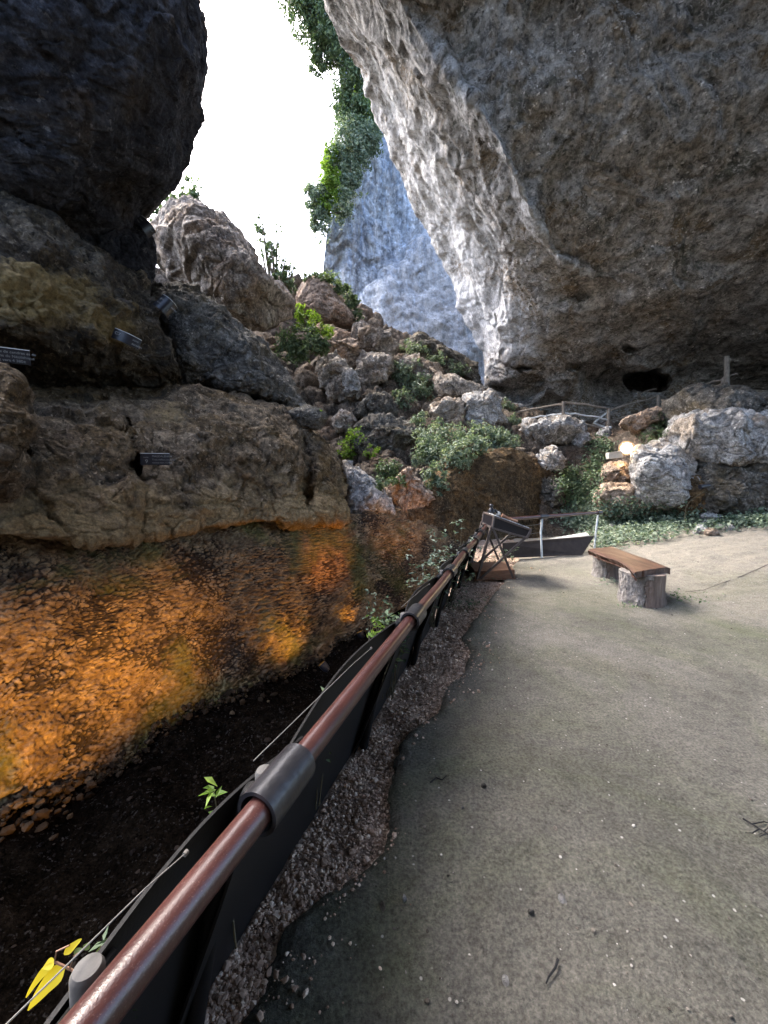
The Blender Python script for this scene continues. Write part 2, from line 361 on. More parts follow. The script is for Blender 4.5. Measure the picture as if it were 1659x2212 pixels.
def trench_mat():
    m, nt, b = newmat('stony_deposit'); co = coords(nt, (1, 1, 1.35), world=True)
    at = N(nt, 'ShaderNodeAttribute'); at.attribute_name = 'stain'
    base = ramp(nt, noise(nt, co, 5, 8, 0.75), [(0.34, (0.085, 0.052, 0.028)), (0.5, (0.20, 0.135, 0.075)), (0.64, (0.38, 0.28, 0.165))])
    base = mix(nt, ramp(nt, at.outputs['Fac'], [(0.06, 1.0), (0.42, 0.0)]), base, (0.034, 0.021, 0.012))  # dark soil in the gaps, also painted in as raking shade between stones
    moss = ramp(nt, noise(nt, coords(nt, (1, 1, 1), world=True), 0.9, 5, 0.6, 0.6), [(0.52, 0), (0.66, 0.75)])
    base = mix(nt, moss, base, (0.10, 0.11, 0.025))
    base = mix(nt, 0.8, base, ramp(nt, noise(nt, co, 22, 8, 0.7), [(0.3, 0.4), (0.7, 1.35)]), 'MULTIPLY')
    nt.links.new(base, b.inputs['Base Color']); b.inputs['Roughness'].default_value = 0.85
    bump(nt, b, noise(nt, co, 30, 8, 0.7), 0.9, 0.03); return m
M['trench'] = trench_mat()
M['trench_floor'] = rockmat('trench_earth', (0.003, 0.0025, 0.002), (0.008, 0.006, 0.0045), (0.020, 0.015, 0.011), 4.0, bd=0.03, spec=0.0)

def floor_mat():
    m, nt, b = newmat('mossy_cement_floor'); co = coords(nt, world=True)
    base = ramp(nt, noise(nt, co, 0.9, 8, 0.62, 0.5), [(0.34, (0.110, 0.106, 0.088)), (0.5, (0.148, 0.141, 0.120)), (0.66, (0.195, 0.184, 0.158))])
    grn = ramp(nt, noise(nt, coords(nt, (1, 0.8, 1), world=True), 0.55, 6, 0.65, 1.2), [(0.44, 0), (0.62, 0.75)])
    base = mix(nt, grn, base, (0.108, 0.120, 0.066))
    gold = ramp(nt, noise(nt, coords(nt, (0.9, 0.6, 1), (0, 0, 0.3), world=True), 0.4, 5, 0.6, 0.8), [(0.50, 0), (0.66, 0.6)])
    base = mix(nt, gold, base, (0.150, 0.135, 0.098))
    # paler, drier sand towards the far side and the right-hand slope
    sx = N(nt, 'ShaderNodeSeparateXYZ'); nt.links.new(co, sx.inputs[0])
    far = mth(nt, 'ADD', mth(nt, 'ADD', mth(nt, 'MULTIPLY', sx.outputs[1], 0.15), mth(nt, 'MULTIPLY', sx.outputs[0], 0.05)), mth(nt, 'MULTIPLY', noise(nt, co, 1.3, 6, 0.65), 0.9))
    base = mix(nt, ramp(nt, far, [(1.2 / 2, 0), (1.75 / 2, 0)] if False else [(0.95, 0), (1.0, 0)]), base, base)
    sand = N(nt, 'ShaderNodeMapRange'); nt.links.new(far, sand.inputs[0]); sand.inputs[1].default_value = 1.10; sand.inputs[2].default_value = 1.75
    base = mix(nt, sand.outputs[0], base, (0.24, 0.22, 0.185))
    base = mix(nt, 0.75, base, ramp(nt, noise(nt, co, 9, 10, 0.75), [(0.34, 0.72), (0.5, 1.0), (0.64, 1.22)]), 'MULTIPLY')
    base = mix(nt, 0.85, base, ramp(nt, noise(nt, co, 75, 6, 0.7), [(0.33, 0.42), (0.5, 1.0), (0.65, 1.55)]), 'MULTIPLY')
    v = N(nt, 'ShaderNodeTexVoronoi'); v.inputs['Scale'].default_value = 26; nt.links.new(co, v.inputs['Vector'])
    sep = N(nt, 'ShaderNodeSeparateColor'); nt.links.new(v.outputs['Color'], sep.inputs[0])
    spk = mth(nt, 'MULTIPLY', ramp(nt, v.outputs['Distance'], [(0.10, 1), (0.16, 0)]), ramp(nt, sep.outputs[0], [(0.80, 0), (0.83, 1)]))
    base = mix(nt, mth(nt, 'MULTIPLY', spk, 0.8), base, ramp(nt, sep.outputs[1], [(0.0, (0.05, 0.045, 0.04)), (0.45, (0.08, 0.07, 0.06)), (0.5, (0.5, 0.48, 0.44)), (1.0, (0.6, 0.58, 0.54))]))
    nt.links.new(base, b.inputs['Base Color']); b.inputs['Roughness'].default_value = 0.9; b.inputs['Specular IOR Level'].default_value = 0.25
    h = mth(nt, 'ADD', noise(nt, co, 28, 10, 0.72), mth(nt, 'MULTIPLY', noise(nt, co, 130, 4, 0.7), 0.35))
    bump(nt, b, h, 1.0, 0.035); return m
M['floor'] = floor_mat()
M['gravel_bed'] = rockmat('gravel_bed', (0.24, 0.165, 0.12), (0.48, 0.355, 0.27), (0.66, 0.52, 0.42), 6.0, bd=0.02)
def stone_mat(name, c1, c2, c3):
    m, nt, b = newmat(name); g = N(nt, 'ShaderNodeNewGeometry')
    col = ramp(nt, g.outputs['Random Per Island'], [(0.0, c1), (0.6, c2), (1.0, c3)])
    col = mix(nt, 0.6, col, ramp(nt, noise(nt, coords(nt), 90, 4, 0.7), [(0.3, 0.6), (0.7, 1.3)]), 'MULTIPLY')
    nt.links.new(col, b.inputs['Base Color']); b.inputs['Roughness'].default_value = 0.9; b.inputs['Specular IOR Level'].default_value = 0.05; return m
M['gravel'] = stone_mat('gravel_stone', (0.24, 0.165, 0.12), (0.58, 0.43, 0.33), (0.84, 0.70, 0.57))
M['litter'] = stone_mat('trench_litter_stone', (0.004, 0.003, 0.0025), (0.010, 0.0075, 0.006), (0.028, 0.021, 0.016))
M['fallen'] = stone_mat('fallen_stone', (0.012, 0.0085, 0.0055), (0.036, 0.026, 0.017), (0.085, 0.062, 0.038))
M['pebble'] = stone_mat('pebble_stone', (0.05, 0.043, 0.036), (0.19, 0.17, 0.145), (0.52, 0.50, 0.46))
M['flake'] = stone_mat('pale_flake', (0.45, 0.42, 0.37), (0.60, 0.57, 0.52), (0.75, 0.73, 0.69))

def rail_mat():
    m, nt, b = newmat('red_brown_painted_tube'); co = coords(nt)
    base = ramp(nt, noise(nt, co, 9, 8, 0.6), [(0.3, (0.038, 0.013, 0.011)), (0.7, (0.065, 0.024, 0.020))])
    base = mix(nt, ramp(nt, noise(nt, co, 320, 3, 0.6), [(0.60, 0), (0.72, 0.35)]), base, (0.36, 0.25, 0.22))
    nt.links.new(base, b.inputs['Base Color']); b.inputs['Roughness'].default_value = 0.29; b.inputs['Specular IOR Level'].default_value = 0.6
    bump(nt, b, noise(nt, co, 260, 3, 0.6), 0.25, 0.002); return m
M['rail'] = rail_mat()
M['rubber'] = plain('black_rubber_sheet', (0.006, 0.0055, 0.006), 0.6, 0.25, 5, spec=0.35, bs=0.25, bscale=130)
M['sleeve'] = plain('scuffed_black_pipe', (0.018, 0.018, 0.021), 0.33, 0.45, 22, bs=0.3, bscale=60)
M['post_grey'] = plain('grey_post', (0.085, 0.08, 0.075), 0.75, 0.2, 30, bs=0.3)
M['cable'] = plain('steel_cable', (0.16, 0.15, 0.135), 0.45, 0.2, 40)
M['galv'] = plain('galvanised_post', (0.50, 0.54, 0.56), 0.5, 0.2, 30)
M['dkmetal'] = plain('dark_brown_metal', (0.085, 0.066, 0.058), 0.5, 0.35, 30, bs=0.2)
M['wallpanel'] = plain('dark_brown_sheet', (0.045, 0.034, 0.029), 0.95, 0.3, 9, bs=0.2)
M['slab'] = plain('pale_slab', (0.50, 0.50, 0.48), 0.8, 0.25, 12, bs=0.3)
def wood_mat(name, c1, c2, c3, along=(1.5, 1.5, 1.5), sc=6.0, rough=0.6, bs=0.5):
    m, nt, b = newmat(name); co = coords(nt, along)
    base = ramp(nt, noise(nt, co, sc, 10, 0.68, 0.6), [(0.3, c1), (0.5, c2), (0.7, c3)])
    base = mix(nt, 0.6, base, ramp(nt, noise(nt, co, sc * 5, 6, 0.7), [(0.3, 0.55), (0.7, 1.35)]), 'MULTIPLY')
    nt.links.new(base, b.inputs['Base Color']); b.inputs['Roughness'].default_value = rough
    bump(nt, b, noise(nt, co, sc * 3, 8, 0.7), bs, 0.01); return m
M['plank'] = wood_mat('red_brown_plank', (0.030, 0.012, 0.008), (0.068, 0.029, 0.018), (0.13, 0.065, 0.043), (4, 0.6, 4), 3.2, 0.5)
M['basewood'] = wood_mat('orange_brown_board', (0.15, 0.065, 0.032), (0.26, 0.135, 0.08), (0.36, 0.215, 0.14), (0.8, 6, 6), 3.0, 0.5)
M['bark'] = wood_mat('grey_bark', (0.06, 0.05, 0.042), (0.17, 0.145, 0.125), (0.36, 0.33, 0.30), (2.5, 2.5, 1.1), 7, 0.9, 1.0)
M['barewood'] = wood_mat('bare_log_wood', (0.09, 0.065, 0.05), (0.19, 0.15, 0.12), (0.30, 0.25, 0.21), (5, 5, 0.5), 4, 0.8, 0.6)
M['fence'] = wood_mat('weathered_pole', (0.11, 0.09, 0.072), (0.21, 0.18, 0.15), (0.34, 0.30, 0.255), (5, 5, 2), 4, 0.85, 0.5)
M['whitebar'] = plain('pale_metal_bar', (0.55, 0.57, 0.58), 0.5, 0.15, 20)
M['signblack'] = plain('black_sign_plastic', (0.010, 0.010, 0.014), 0.35, 0.2, 20)
M['signtext'] = plain('white_lettering', (0.20, 0.20, 0.195), 0.6, 0.05, 20)
M['paperprint'] = None
M['leaf_dark'] = leafmat('leaf_dark_green', (0.04, 0.075, 0.036), (0.095, 0.145, 0.07), (0.19, 0.25, 0.13))
M['leaf_mid'] = leafmat('leaf_mid_green', (0.045, 0.085, 0.042), (0.095, 0.15, 0.078), (0.19, 0.26, 0.145))
M['leaf_grey'] = leafmat('leaf_grey_green', (0.07, 0.115, 0.078), (0.155, 0.215, 0.15), (0.32, 0.38, 0.29))
M['leaf_lime'] = leafmat('leaf_bright_green', (0.09, 0.17, 0.02), (0.17, 0.29, 0.035), (0.30, 0.42, 0.08), 0.5)
M['leaf_yellow'] = leafmat('leaf_yellow', (0.55, 0.48, 0.02), (0.65, 0.58, 0.05), (0.75, 0.68, 0.10), 0.4)
M['stem'] = plain('plant_stem', (0.10, 0.085, 0.05), 0.8, 0.3, 20)

# ------------------------------------------------------------------ the big rock: roof, cliff, overhang
def bumpy(x, y, cx, cy, rx, ry, p=2.0):
    return np.exp(-(((x - cx) / rx) ** 2 + ((y - cy) / ry) ** 2) ** (p / 2))
def roof_hook(x, y, d):
    d = d + 5.0 * bumpy(x, y, 1398, 822, 43, 27, 10)            # dark cave mouth
    d = d + 1.6 * bumpy(x, y, 1318, 830, 55, 50, 4)
    d = d + 1.3 * bumpy(x, y, 1120, 845, 40, 22, 4)
    for cx, cy, rx, ry, k in ((1072, 838, 18, 9, .9), (1128, 793, 16, 7, .9), (1150, 820, 20, 8, .8), (1238, 792, 15, 7, .6), (1362, 752, 14, 8, .7), (1395, 640, 14, 9, .5), (1250, 640, 18, 8, .4), (1190, 870, 30, 12, .9)):
        d = d + k * bumpy(x, y, cx, cy, rx, ry, 4)
    # fold running down the roof
    fx = np.interp(y, [0, 130, 260, 370, 480, 550, 600], [860, 960, 1055, 1110, 1158, 1200, 1290])
    amp = np.interp(y, [-100, 60, 200, 450, 560, 640], [0, .25, .5, .75, .55, 0])
    d = d - amp * np.exp(-np.abs(x - fx) / np.where(x < fx, 70.0, 22.0))
    return x, y, d
def fold_x(y): return np.interp(y, [0, 130, 260, 370, 480, 550, 600], [860, 960, 1055, 1110, 1158, 1200, 1290])
def roof_attr(x, y, p):  # pale calcite, also carrying the skylit brightness of the outer edge band
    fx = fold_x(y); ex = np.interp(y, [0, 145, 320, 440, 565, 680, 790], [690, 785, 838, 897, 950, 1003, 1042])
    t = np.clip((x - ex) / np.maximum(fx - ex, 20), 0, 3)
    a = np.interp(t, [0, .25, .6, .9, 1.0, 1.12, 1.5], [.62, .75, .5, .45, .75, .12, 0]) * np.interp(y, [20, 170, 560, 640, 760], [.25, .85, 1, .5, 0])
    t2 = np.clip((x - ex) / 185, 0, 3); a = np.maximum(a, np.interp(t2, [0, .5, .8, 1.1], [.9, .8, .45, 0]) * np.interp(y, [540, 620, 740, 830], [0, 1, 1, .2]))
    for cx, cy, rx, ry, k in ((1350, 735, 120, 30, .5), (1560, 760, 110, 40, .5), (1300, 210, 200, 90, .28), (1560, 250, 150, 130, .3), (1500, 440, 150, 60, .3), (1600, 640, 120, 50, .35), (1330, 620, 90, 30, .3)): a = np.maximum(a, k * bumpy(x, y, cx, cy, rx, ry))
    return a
roof = [
 [(930, -2300, 3.2), (960, -2300, 3.0), (1080, -2300, 3.1), (1300, -2300, 3.1), (1800, -2300, 3.1), (3000, -2300, 3.2)],
 [(600, -800, 7.0), (790, -800, 6.1), (1000, -800, 5.9), (1350, -800, 5.9), (1800, -800, 5.9), (2900, -800, 5.6)],
 [(610, -250, 9.4), (760, -250, 7.8), (1000, -250, 7.4), (1350, -250, 7.3), (1750, -250, 7.3), (2800, -250, 6.6)],
 [(690, 0, 11.5), (820, 0, 9.2), (1050, 0, 8.5), (1350, 0, 8.3), (1700, 0, 8.2), (2700, 0, 7)],
 [(785, 145, 14), (890, 180, 11), (1075, 240, 9.6), (1350, 230, 9.2), (1700, 230, 9.0), (2700, 250, 7.3)],
 [(838, 320, 16.5), (945, 350, 12.8), (1110, 370, 10.6), (1370, 370, 10.2), (1700, 370, 9.8), (2700, 400, 7.8)],
 [(897, 440, 18.2), (1010, 465, 14.2), (1165, 480, 11.6), (1400, 485, 11.3), (1700, 490, 10.8), (2700, 520, 8.4)],
 [(950, 565, 19), (1060, 575, 15.4), (1210, 580, 12.9), (1420, 600, 12.4), (1700, 605, 12.0), (2700, 620, 9)],
 [(1003, 680, 19.4), (1100, 685, 16), (1240, 690, 14.4), (1450, 700, 14.0), (1700, 700, 13.6), (2700, 700, 9.8)],
 [(1042, 790, 19.4), (1130, 780, 16.9), (1290, 775, 15.9), (1470, 765, 15.6), (1700, 765, 15.4), (2700, 780, 11)],
 [(1045, 890, 19.4), (1140, 880, 18.0), (1300, 870, 17.6), (1480, 850, 17.4), (1700, 840, 17.2), (2700, 880, 12)],
 [(1045, 1000, 19), (1150, 980, 18.0), (1300, 970, 17.6), (1480, 960, 17.4), (1700, 950, 17.2), (2700, 1100, 12)],
]
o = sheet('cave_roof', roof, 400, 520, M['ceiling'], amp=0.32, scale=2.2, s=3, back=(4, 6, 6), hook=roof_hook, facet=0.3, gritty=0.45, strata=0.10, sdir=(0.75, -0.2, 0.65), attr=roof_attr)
tag(o, 'vast grey brown limestone cave roof and back wall arching over the right side', 'cave roof', kind='structure')

cliff = [
 [(540, -420, 22), (700, -420, 24), (900, -400, 27), (1150, -400, 30)],
 [(640, -60, 24), (760, -60, 25.5), (900, -40, 28), (1150, -40, 31)],
 [(735, 170, 25), (800, 180, 26.5), (900, 180, 28), (1150, 180, 31)],
 [(745, 330, 25.5), (800, 340, 26.5), (900, 340, 28.5), (1150, 340, 31)],
 [(712, 470, 26), (770, 470, 26.5), (860, 470, 28), (1150, 470, 31)],
 [(698, 590, 26.5), (760, 590, 26.5), (840, 590, 27.2), (1150, 590, 30)],
 [(700, 720, 26.5), (770, 720, 26.3), (850, 720, 26.6), (1150, 720, 29)],
 [(700, 900, 26), (770, 900, 26), (850, 900, 26), (1150, 900, 29)],
]
def cliff_hook(x, y, d):
    r = x - np.interp(y, [480, 560, 640, 760], [905, 860, 770, 760])
    d = d - 1.5 * np.clip(r / 60, 0, 1) ** .6 * np.interp(y, [440, 520], [0, 1]) - 0.5 * np.exp(-((x - 745) / 12) ** 2) * np.interp(y, [480, 600], [0, 1])
    return x, y, d
o = sheet('outer_cliff', cliff, 150, 260, M['cliff'], amp=0.50, scale=3.4, s=11, back=(3, 8, 2), hook=cliff_hook, facet=0.7, gritty=0.5, attr=lambda x, y, p: .50 + .26 * np.clip((x - np.interp(y, [480, 560, 640, 760], [905, 860, 770, 760])) / 40, 0, 1) * np.interp(y, [440, 540], [0, 1]), strata=0.10, sdir=(1, 0.3, 0.15))  # lower right side whitened to stand in for sunlight
tag(o, 'bright blue grey cliff outside the cave mouth', 'cliff', kind='structure')

over = [
 [(-1500, -560, 4.6), (-500, -640, 5.0), (0, -640, 5.6), (250, -640, 6.4), (380, -620, 7.2), (425, -600, 8.8)],
 [(-1500, -250, 4.4), (-500, -250, 4.6), (0, -250, 5.2), (260, -250, 6.0), (385, -250, 6.9), (425, -250, 8.5)],
 [(-1500, 0, 4.3), (-500, 0, 4.5), (0, 0, 5.1), (270, 0, 5.9), (395, 0, 6.9), (437, 0, 8.5)],
 [(-1500, 150, 4.3), (-500, 150, 4.6), (0, 150, 5.3), (270, 155, 6.1), (405, 160, 7.1), (450, 160, 8.6)],
 [(-1500, 260, 4.5), (-500, 260, 4.8), (0, 270, 5.6), (250, 275, 6.4), (375, 280, 7.3), (421, 275, 8.6)],
 [(-1500, 330, 4.8), (-500, 340, 5.3), (0, 350, 5.75), (230, 350, 6.7), (350, 350, 7.5), (412, 352, 8.6)],
 [(-1500, 400, 5.0), (-500, 420, 5.3), (0, 425, 6.1), (190, 430, 7.2), (290, 432, 8.0), (352, 432, 8.7)],
 [(-1500, 470, 6.2), (-500, 480, 6.6), (0, 490, 7.4), (170, 500, 8.2), (255, 490, 8.6), (312, 466, 8.9)],
 [(-1500, 560, 6.6), (-500, 560, 7.0), (0, 570, 7.8), (170, 560, 8.4), (270, 540, 8.7), (334, 525, 9.0)],
 [(-1500, 700, 6.9), (-500, 700, 7.2), (0, 700, 8.0), (170, 690, 8.6), (280, 640, 8.9), (325, 600, 9.2)],
]
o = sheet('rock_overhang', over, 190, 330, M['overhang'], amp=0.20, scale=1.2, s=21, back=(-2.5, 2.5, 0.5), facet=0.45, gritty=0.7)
tag(o, 'dark rock overhang looming at the upper left against the white sky', 'rock overhang', kind='structure')

ledge = [
 [(-900, 330, 5.2), (-300, 360, 5.4), (0, 420, 6.0), (120, 470, 6.6), (230, 550, 7.4), (320, 610, 8.4)],
 [(-900, 430, 4.4), (-300, 460, 4.6), (0, 500, 5.1), (130, 540, 5.7), (250, 620, 6.6), (345, 690, 7.6)],
 [(-900, 560, 4.0), (-300, 580, 4.2), (0, 620, 4.7), (140, 650, 5.3), (270, 700, 6.2), (372, 755, 7.2)],
 [(-900, 680, 4.0), (-300, 680, 4.2), (0, 710, 4.7), (140, 735, 5.3), (270, 775, 6.2), (388, 795, 7.2)],
 [(-900, 720, 4.4), (-300, 730, 4.7), (0, 755, 5.2), (140, 780, 5.8), (270, 805, 6.6), (390, 815, 7.5)],
 [(-900, 800, 5.2), (-300, 810, 5.5), (0, 830, 6.0), (140, 840, 6.5), (270, 845, 7.2), (395, 845, 8.0)],
]
o = sheet('rock_ledge', ledge, 230, 240, M['ledge'], amp=0.16, scale=0.8, s=31, back=(-1.5, 2.0, 0.3), facet=0.6, gritty=0.9, strata=0.07, sdir=(0.55, -0.3, 0.8), attr=lambda x, y, p: 0.95 * bumpy(x, y, 90, 640, 170, 75) + .8 * bumpy(x, y, 240, 720, 60, 40) + .5 * bumpy(x, y, -200, 620, 200, 80))
tag(o, 'ochre stained rock ledge under the dark overhang, carrying two black label strips', 'rock ledge', kind='structure')

block = [
 [(-900, 790, 5.0), (-300, 810, 5.2), (0, 835, 5.8), (200, 832, 6.8), (340, 832, 7.6), (430, 838, 8.2), (530, 858, 8.6), (620, 885, 9.0), (690, 935, 9.2), (742, 1010, 9.3)],
 [(-900, 850, 4.0), (-300, 870, 4.2), (0, 885, 4.8), (200, 880, 5.6), (340, 868, 6.4), (440, 865, 7.0), (545, 885, 7.4), (625, 915, 7.8), (690, 965, 8.2), (745, 1030, 8.7)],
 [(-900, 950, 3.4), (-300, 950, 3.6), (0, 960, 4.1), (200, 950, 4.8), (340, 935, 5.6), (440, 930, 6.0), (550, 945, 6.6), (630, 975, 7.0), (695, 1015, 7.6), (748, 1060, 8.3)],
 [(-900, 1060, 3.1), (-300, 1060, 3.3), (0, 1060, 3.8), (200, 1055, 4.5), (340, 1050, 5.1), (440, 1040, 5.6), (550, 1040, 6.2), (635, 1050, 6.7), (700, 1070, 7.3), (752, 1090, 8.1)],
 [(-900, 1165, 3.0), (-300, 1155, 3.2), (0, 1140, 3.6), (200, 1145, 4.3), (340, 1135, 4.9), (440, 1120, 5.4), (550, 1108, 6.0), (640, 1105, 6.5), (705, 1108, 7.1), (755, 1115, 7.9)],
 [(-900, 1195, 3.2), (-300, 1180, 3.4), (0, 1163, 3.75), (200, 1166, 4.45), (340, 1155, 5.05), (440, 1140, 5.5), (550, 1130, 6.1), (640, 1128, 6.6), (705, 1130, 7.2), (756, 1130, 8.0)],
 [(-900, 1185, 4.2), (-300, 1172, 4.4), (0, 1160, 4.8), (200, 1160, 5.4), (340, 1150, 6.0), (440, 1136, 6.5), (550, 1128, 7.1), (640, 1126, 7.6), (705, 1126, 8.0), (756, 1126, 8.6)],
]
def block_hook(x, y, d):
    crack = np.interp(y, [890, 930, 960, 1000, 1060, 1150], [270, 283, 293, 300, 308, 300])
    w = np.interp(y, [900, 960, 990, 1060, 1160], [2.5, 4, 9, 9, 10])
    d = d + 0.55 * np.exp(-((x - crack) / w) ** 4) * (y > 900)
    cr2 = np.interp(y, [940, 1000, 1060, 1110], [652, 668, 662, 668])
    d = d + 0.5 * np.exp(-((x - cr2) / 12) ** 2) * np.interp(y, [930, 960, 1080, 1115], [0, 1, 1, 0])
    return x, y, d
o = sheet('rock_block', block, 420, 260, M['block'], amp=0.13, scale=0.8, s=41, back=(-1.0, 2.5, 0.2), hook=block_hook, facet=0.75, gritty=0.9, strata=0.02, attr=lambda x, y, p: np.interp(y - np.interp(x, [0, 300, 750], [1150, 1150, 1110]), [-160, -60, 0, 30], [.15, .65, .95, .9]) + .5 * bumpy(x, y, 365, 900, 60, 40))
tag(o, 'huge cracked brown limestone block above the amber lit trench wall', 'rock block', kind='structure')

tr = [
 [(-900, 1190, 3.7), (-300, 1175, 3.9), (0, 1152, 4.2), (200, 1155, 4.85), (400, 1135, 5.75), (550, 1120, 6.5), (755, 1115, 8.1), (860, 1095, 8.8), (950, 1125, 9.5), (1060, 1165, 10.4), (1180, 1170, 11.2)],
 [(-900, 1300, 3.3), (-300, 1280, 3.5), (0, 1260, 3.85), (200, 1240, 4.55), (400, 1210, 5.4), (550, 1190, 6.15), (755, 1170, 7.8), (860, 1145, 8.4), (950, 1150, 9.0), (1060, 1182, 9.9), (1180, 1188, 10.9)],
 [(-900, 1600, 3.1), (-300, 1560, 3.2), (0, 1480, 3.6), (200, 1420, 4.3), (400, 1350, 5.2), (550, 1310, 5.95), (755, 1260, 7.55), (860, 1235, 8.2), (950, 1220, 8.7), (1060, 1215, 9.6), (1180, 1212, 10.7)],
 [(-900, 2060, 2.8), (-300, 1960, 2.9), (0, 1850, 3.2), (200, 1710, 3.9), (400, 1580, 4.8), (550, 1510, 5.5), (755, 1400, 7.2), (860, 1320, 8.0), (950, 1300, 8.5), (1060, 1270, 9.4), (1180, 1250, 10.5)],
]
def stone_q(p):
    q = p * np.array([1, 1, 1.35]); q = q * (1 + 0.16 * fbm(p, 1.1, 2, .5, 77))[:, None] + 0.035 * np.stack([fbm(p, 6, 3, .6, 78), fbm(p, 6, 3, .6, 79), fbm(p, 6, 3, .6, 76)], 1)
    return q
def stone_attr(x, y, p):
    f, a, b = vor(stone_q(p) * 14, 71); f2, a2, b2 = vor(stone_q(p) * 26, 73)
    k = np.clip((b - a) * 3.2, 0, 1) * (0.45 + 0.55 * np.clip((b2 - a2) * 4, 0, 1)); return k + 0.75 * fbm(p, 1.5, 5, .62, 75)  # gap mask: soil colour doubling as shade between the stones
def stones(p, x, y):
    q = stone_q(p)
    f, a, b = vor(q * 14, 71); big = 0.020 * (1 - np.clip(a * 1.5, 0, 1) ** 2) + 0.018 * f - 0.03 * np.exp(-((b - a) / 0.09) ** 2)
    f, a, b = vor(q * 26, 73); return big + 0.011 * (1 - np.clip(a * 1.5, 0, 1) ** 2) + 0.010 * f
o = sheet('trench_wall', tr, 560, 300, M['trench'], amp=0.09, scale=0.9, s=51, facet=0.2, gritty=0.4, extra=stones, attr=stone_attr, back=(-0.8, 1.6, 0))
tag(o, 'stony amber lit excavation wall across the trench', 'trench wall', kind='structure')
_c = np.empty(len(o.data.vertices) * 3, np.float32); o.data.vertices.foreach_get('co', _c); _c = _c.reshape(-1, 3)[:560 * 300]
WALL_FOOT = _c[(_c[:, 2] > -1.45) & (_c[:, 2] < -1.25) & (_c[:, 1] < 9)]

# trench floor, dropping away left of the barrier
xs = np.linspace(-9, 5.5, 220); ys = np.linspace(-4.5, 11.5, 260)
XX, YY = np.meshgrid(xs, ys); pp = np.stack([XX, YY, 0 * XX], -1).reshape(-1, 3)
ZZ = -1.45 + 0.22 * fbm(pp, 0.8, 6, 0.55, 81) + 0.03 * fbm(pp, 6, 4, 0.6, 83)
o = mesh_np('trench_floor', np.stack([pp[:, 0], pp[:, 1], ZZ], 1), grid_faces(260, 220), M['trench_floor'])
tag(o, 'dark earth floor at the bottom of the trench', 'trench floor', kind='structure')

# ------------------------------------------------------------------ floor and gravel
def ground_z(X, Y):
    q = np.maximum(X - 3.6, 0)
    return 0.115 * q * q / (q + 0.8) + 0.03 * np.maximum(Y - 6.5, 0)
RH = 0.78                                     # rail height
RA = G(193, 2212, RH); RB = G(1052, 1135, RH)
rdir = (RB - RA) / np.linalg.norm(RB - RA); rnrm = np.array([rdir[1], -rdir[0], 0.0])      # to the right of the rail
def rail_x(Y): return RA[0] + (Y - RA[1]) * rdir[0] / rdir[1]
edge_px = [(470, 2290), (520, 2212), (560, 2130), (625, 2000), (700, 1935), (765, 1890), (815, 1840), (838, 1780), (838, 1700), (862, 1610), (900, 1570), (948, 1535), (960, 1485), (1005, 1445), (1012, 1405), (995, 1375), (1030, 1335), (1060, 1290), (1085, 1262)]
EP = np.array([G(x, y) for x, y in edge_px])
ey = np.concatenate([[-4.0, EP[0, 1] - 0.25], EP[:, 1], [6.7, 8.0, 11.0]]); ex = np.concatenate([[rail_x(-4.0) + 0.3, EP[0, 0] - 0.06], EP[:, 0], [2.2, 2.9, 3.4]])
Yr = np.concatenate([np.linspace(-4, 0.6, 60), 0.6 * (9.6 / 0.6) ** np.linspace(0, 1, 330)[1:]])
xl = np.interp(Yr, ey, ex); p3 = np.stack([Yr * 0, Yr, Yr * 0], 1)
xl = xl + 0.035 * fbm(p3, 3.0, 4, 0.6, 91) + 0.012 * fbm(p3, 22.0, 3, 0.6, 92)
u = np.linspace(0, 1, 360) ** 1.5
FX = xl[:, None] + u[None] * (13.5 - xl[:, None]); FY = np.repeat(Yr[:, None], len(u), 1)
fp = np.stack([FX, FY, 0 * FX], -1).reshape(-1, 3)
FZ = ground_z(fp[:, 0], fp[:, 1]) + 0.022 * fbm(fp, 0.8, 4, 0.5, 95) + 0.010 * fbm(fp, 5.5, 6, 0.6, 96) + 0.02 * np.maximum(fp[:, 0] - 3.2, 0).clip(0, 2) * fbm(fp * np.array([1, 2.2, 1]), 1.6, 5, 0.6, 97)
lip = np.minimum((fp[:, 0] - np.repeat(xl, len(u))) / 0.05, 1.0)
FZ = FZ + 0.022 * np.sqrt(np.clip(lip, 0, 1)) - 0.012
o = mesh_np('floor', np.stack([fp[:, 0], fp[:, 1], FZ], 1), grid_faces(len(Yr), len(u)), M['floor'])
tag(o, 'sandy greenish cement floor sloping up to the right', 'floor', kind='structure')
def floor_at(X, Y): return float(ground_z(np.array(X), np.array(Y))) + 0.01

gy = np.linspace(-4, 9.6, 420); gu = np.linspace(0, 1, 60)
gx = (rail_x(gy) - 0.42)[:, None] + gu[None] * (np.interp(gy, ey, ex) + 0.15 - rail_x(gy) + 0.42)[:, None]
gp = np.stack([gx, np.repeat(gy[:, None], 60, 1), 0 * gx], -1).reshape(-1, 3)
gz = ground_z(gp[:, 0], gp[:, 1]) - 0.022 + 0.022 * fbm(gp, 4, 5, 0.6, 99)
side = gz.reshape(420, 60)
# the strip's left edge turns down into the trench
gv = np.stack([gp[:, 0], gp[:, 1], gz], 1).reshape(420, 60, 3)
down = gv[:, :1].copy(); down[..., 2] = -1.4; gv = np.concatenate([down, gv], 1)
o = mesh_np('gravel_strip', gv.reshape(-1, 3), grid_faces(420, 61), M['gravel_bed'])
tag(o, 'strip of bare pinkish earth between the barrier and the cement floor', 'ground strip', kind='structure')

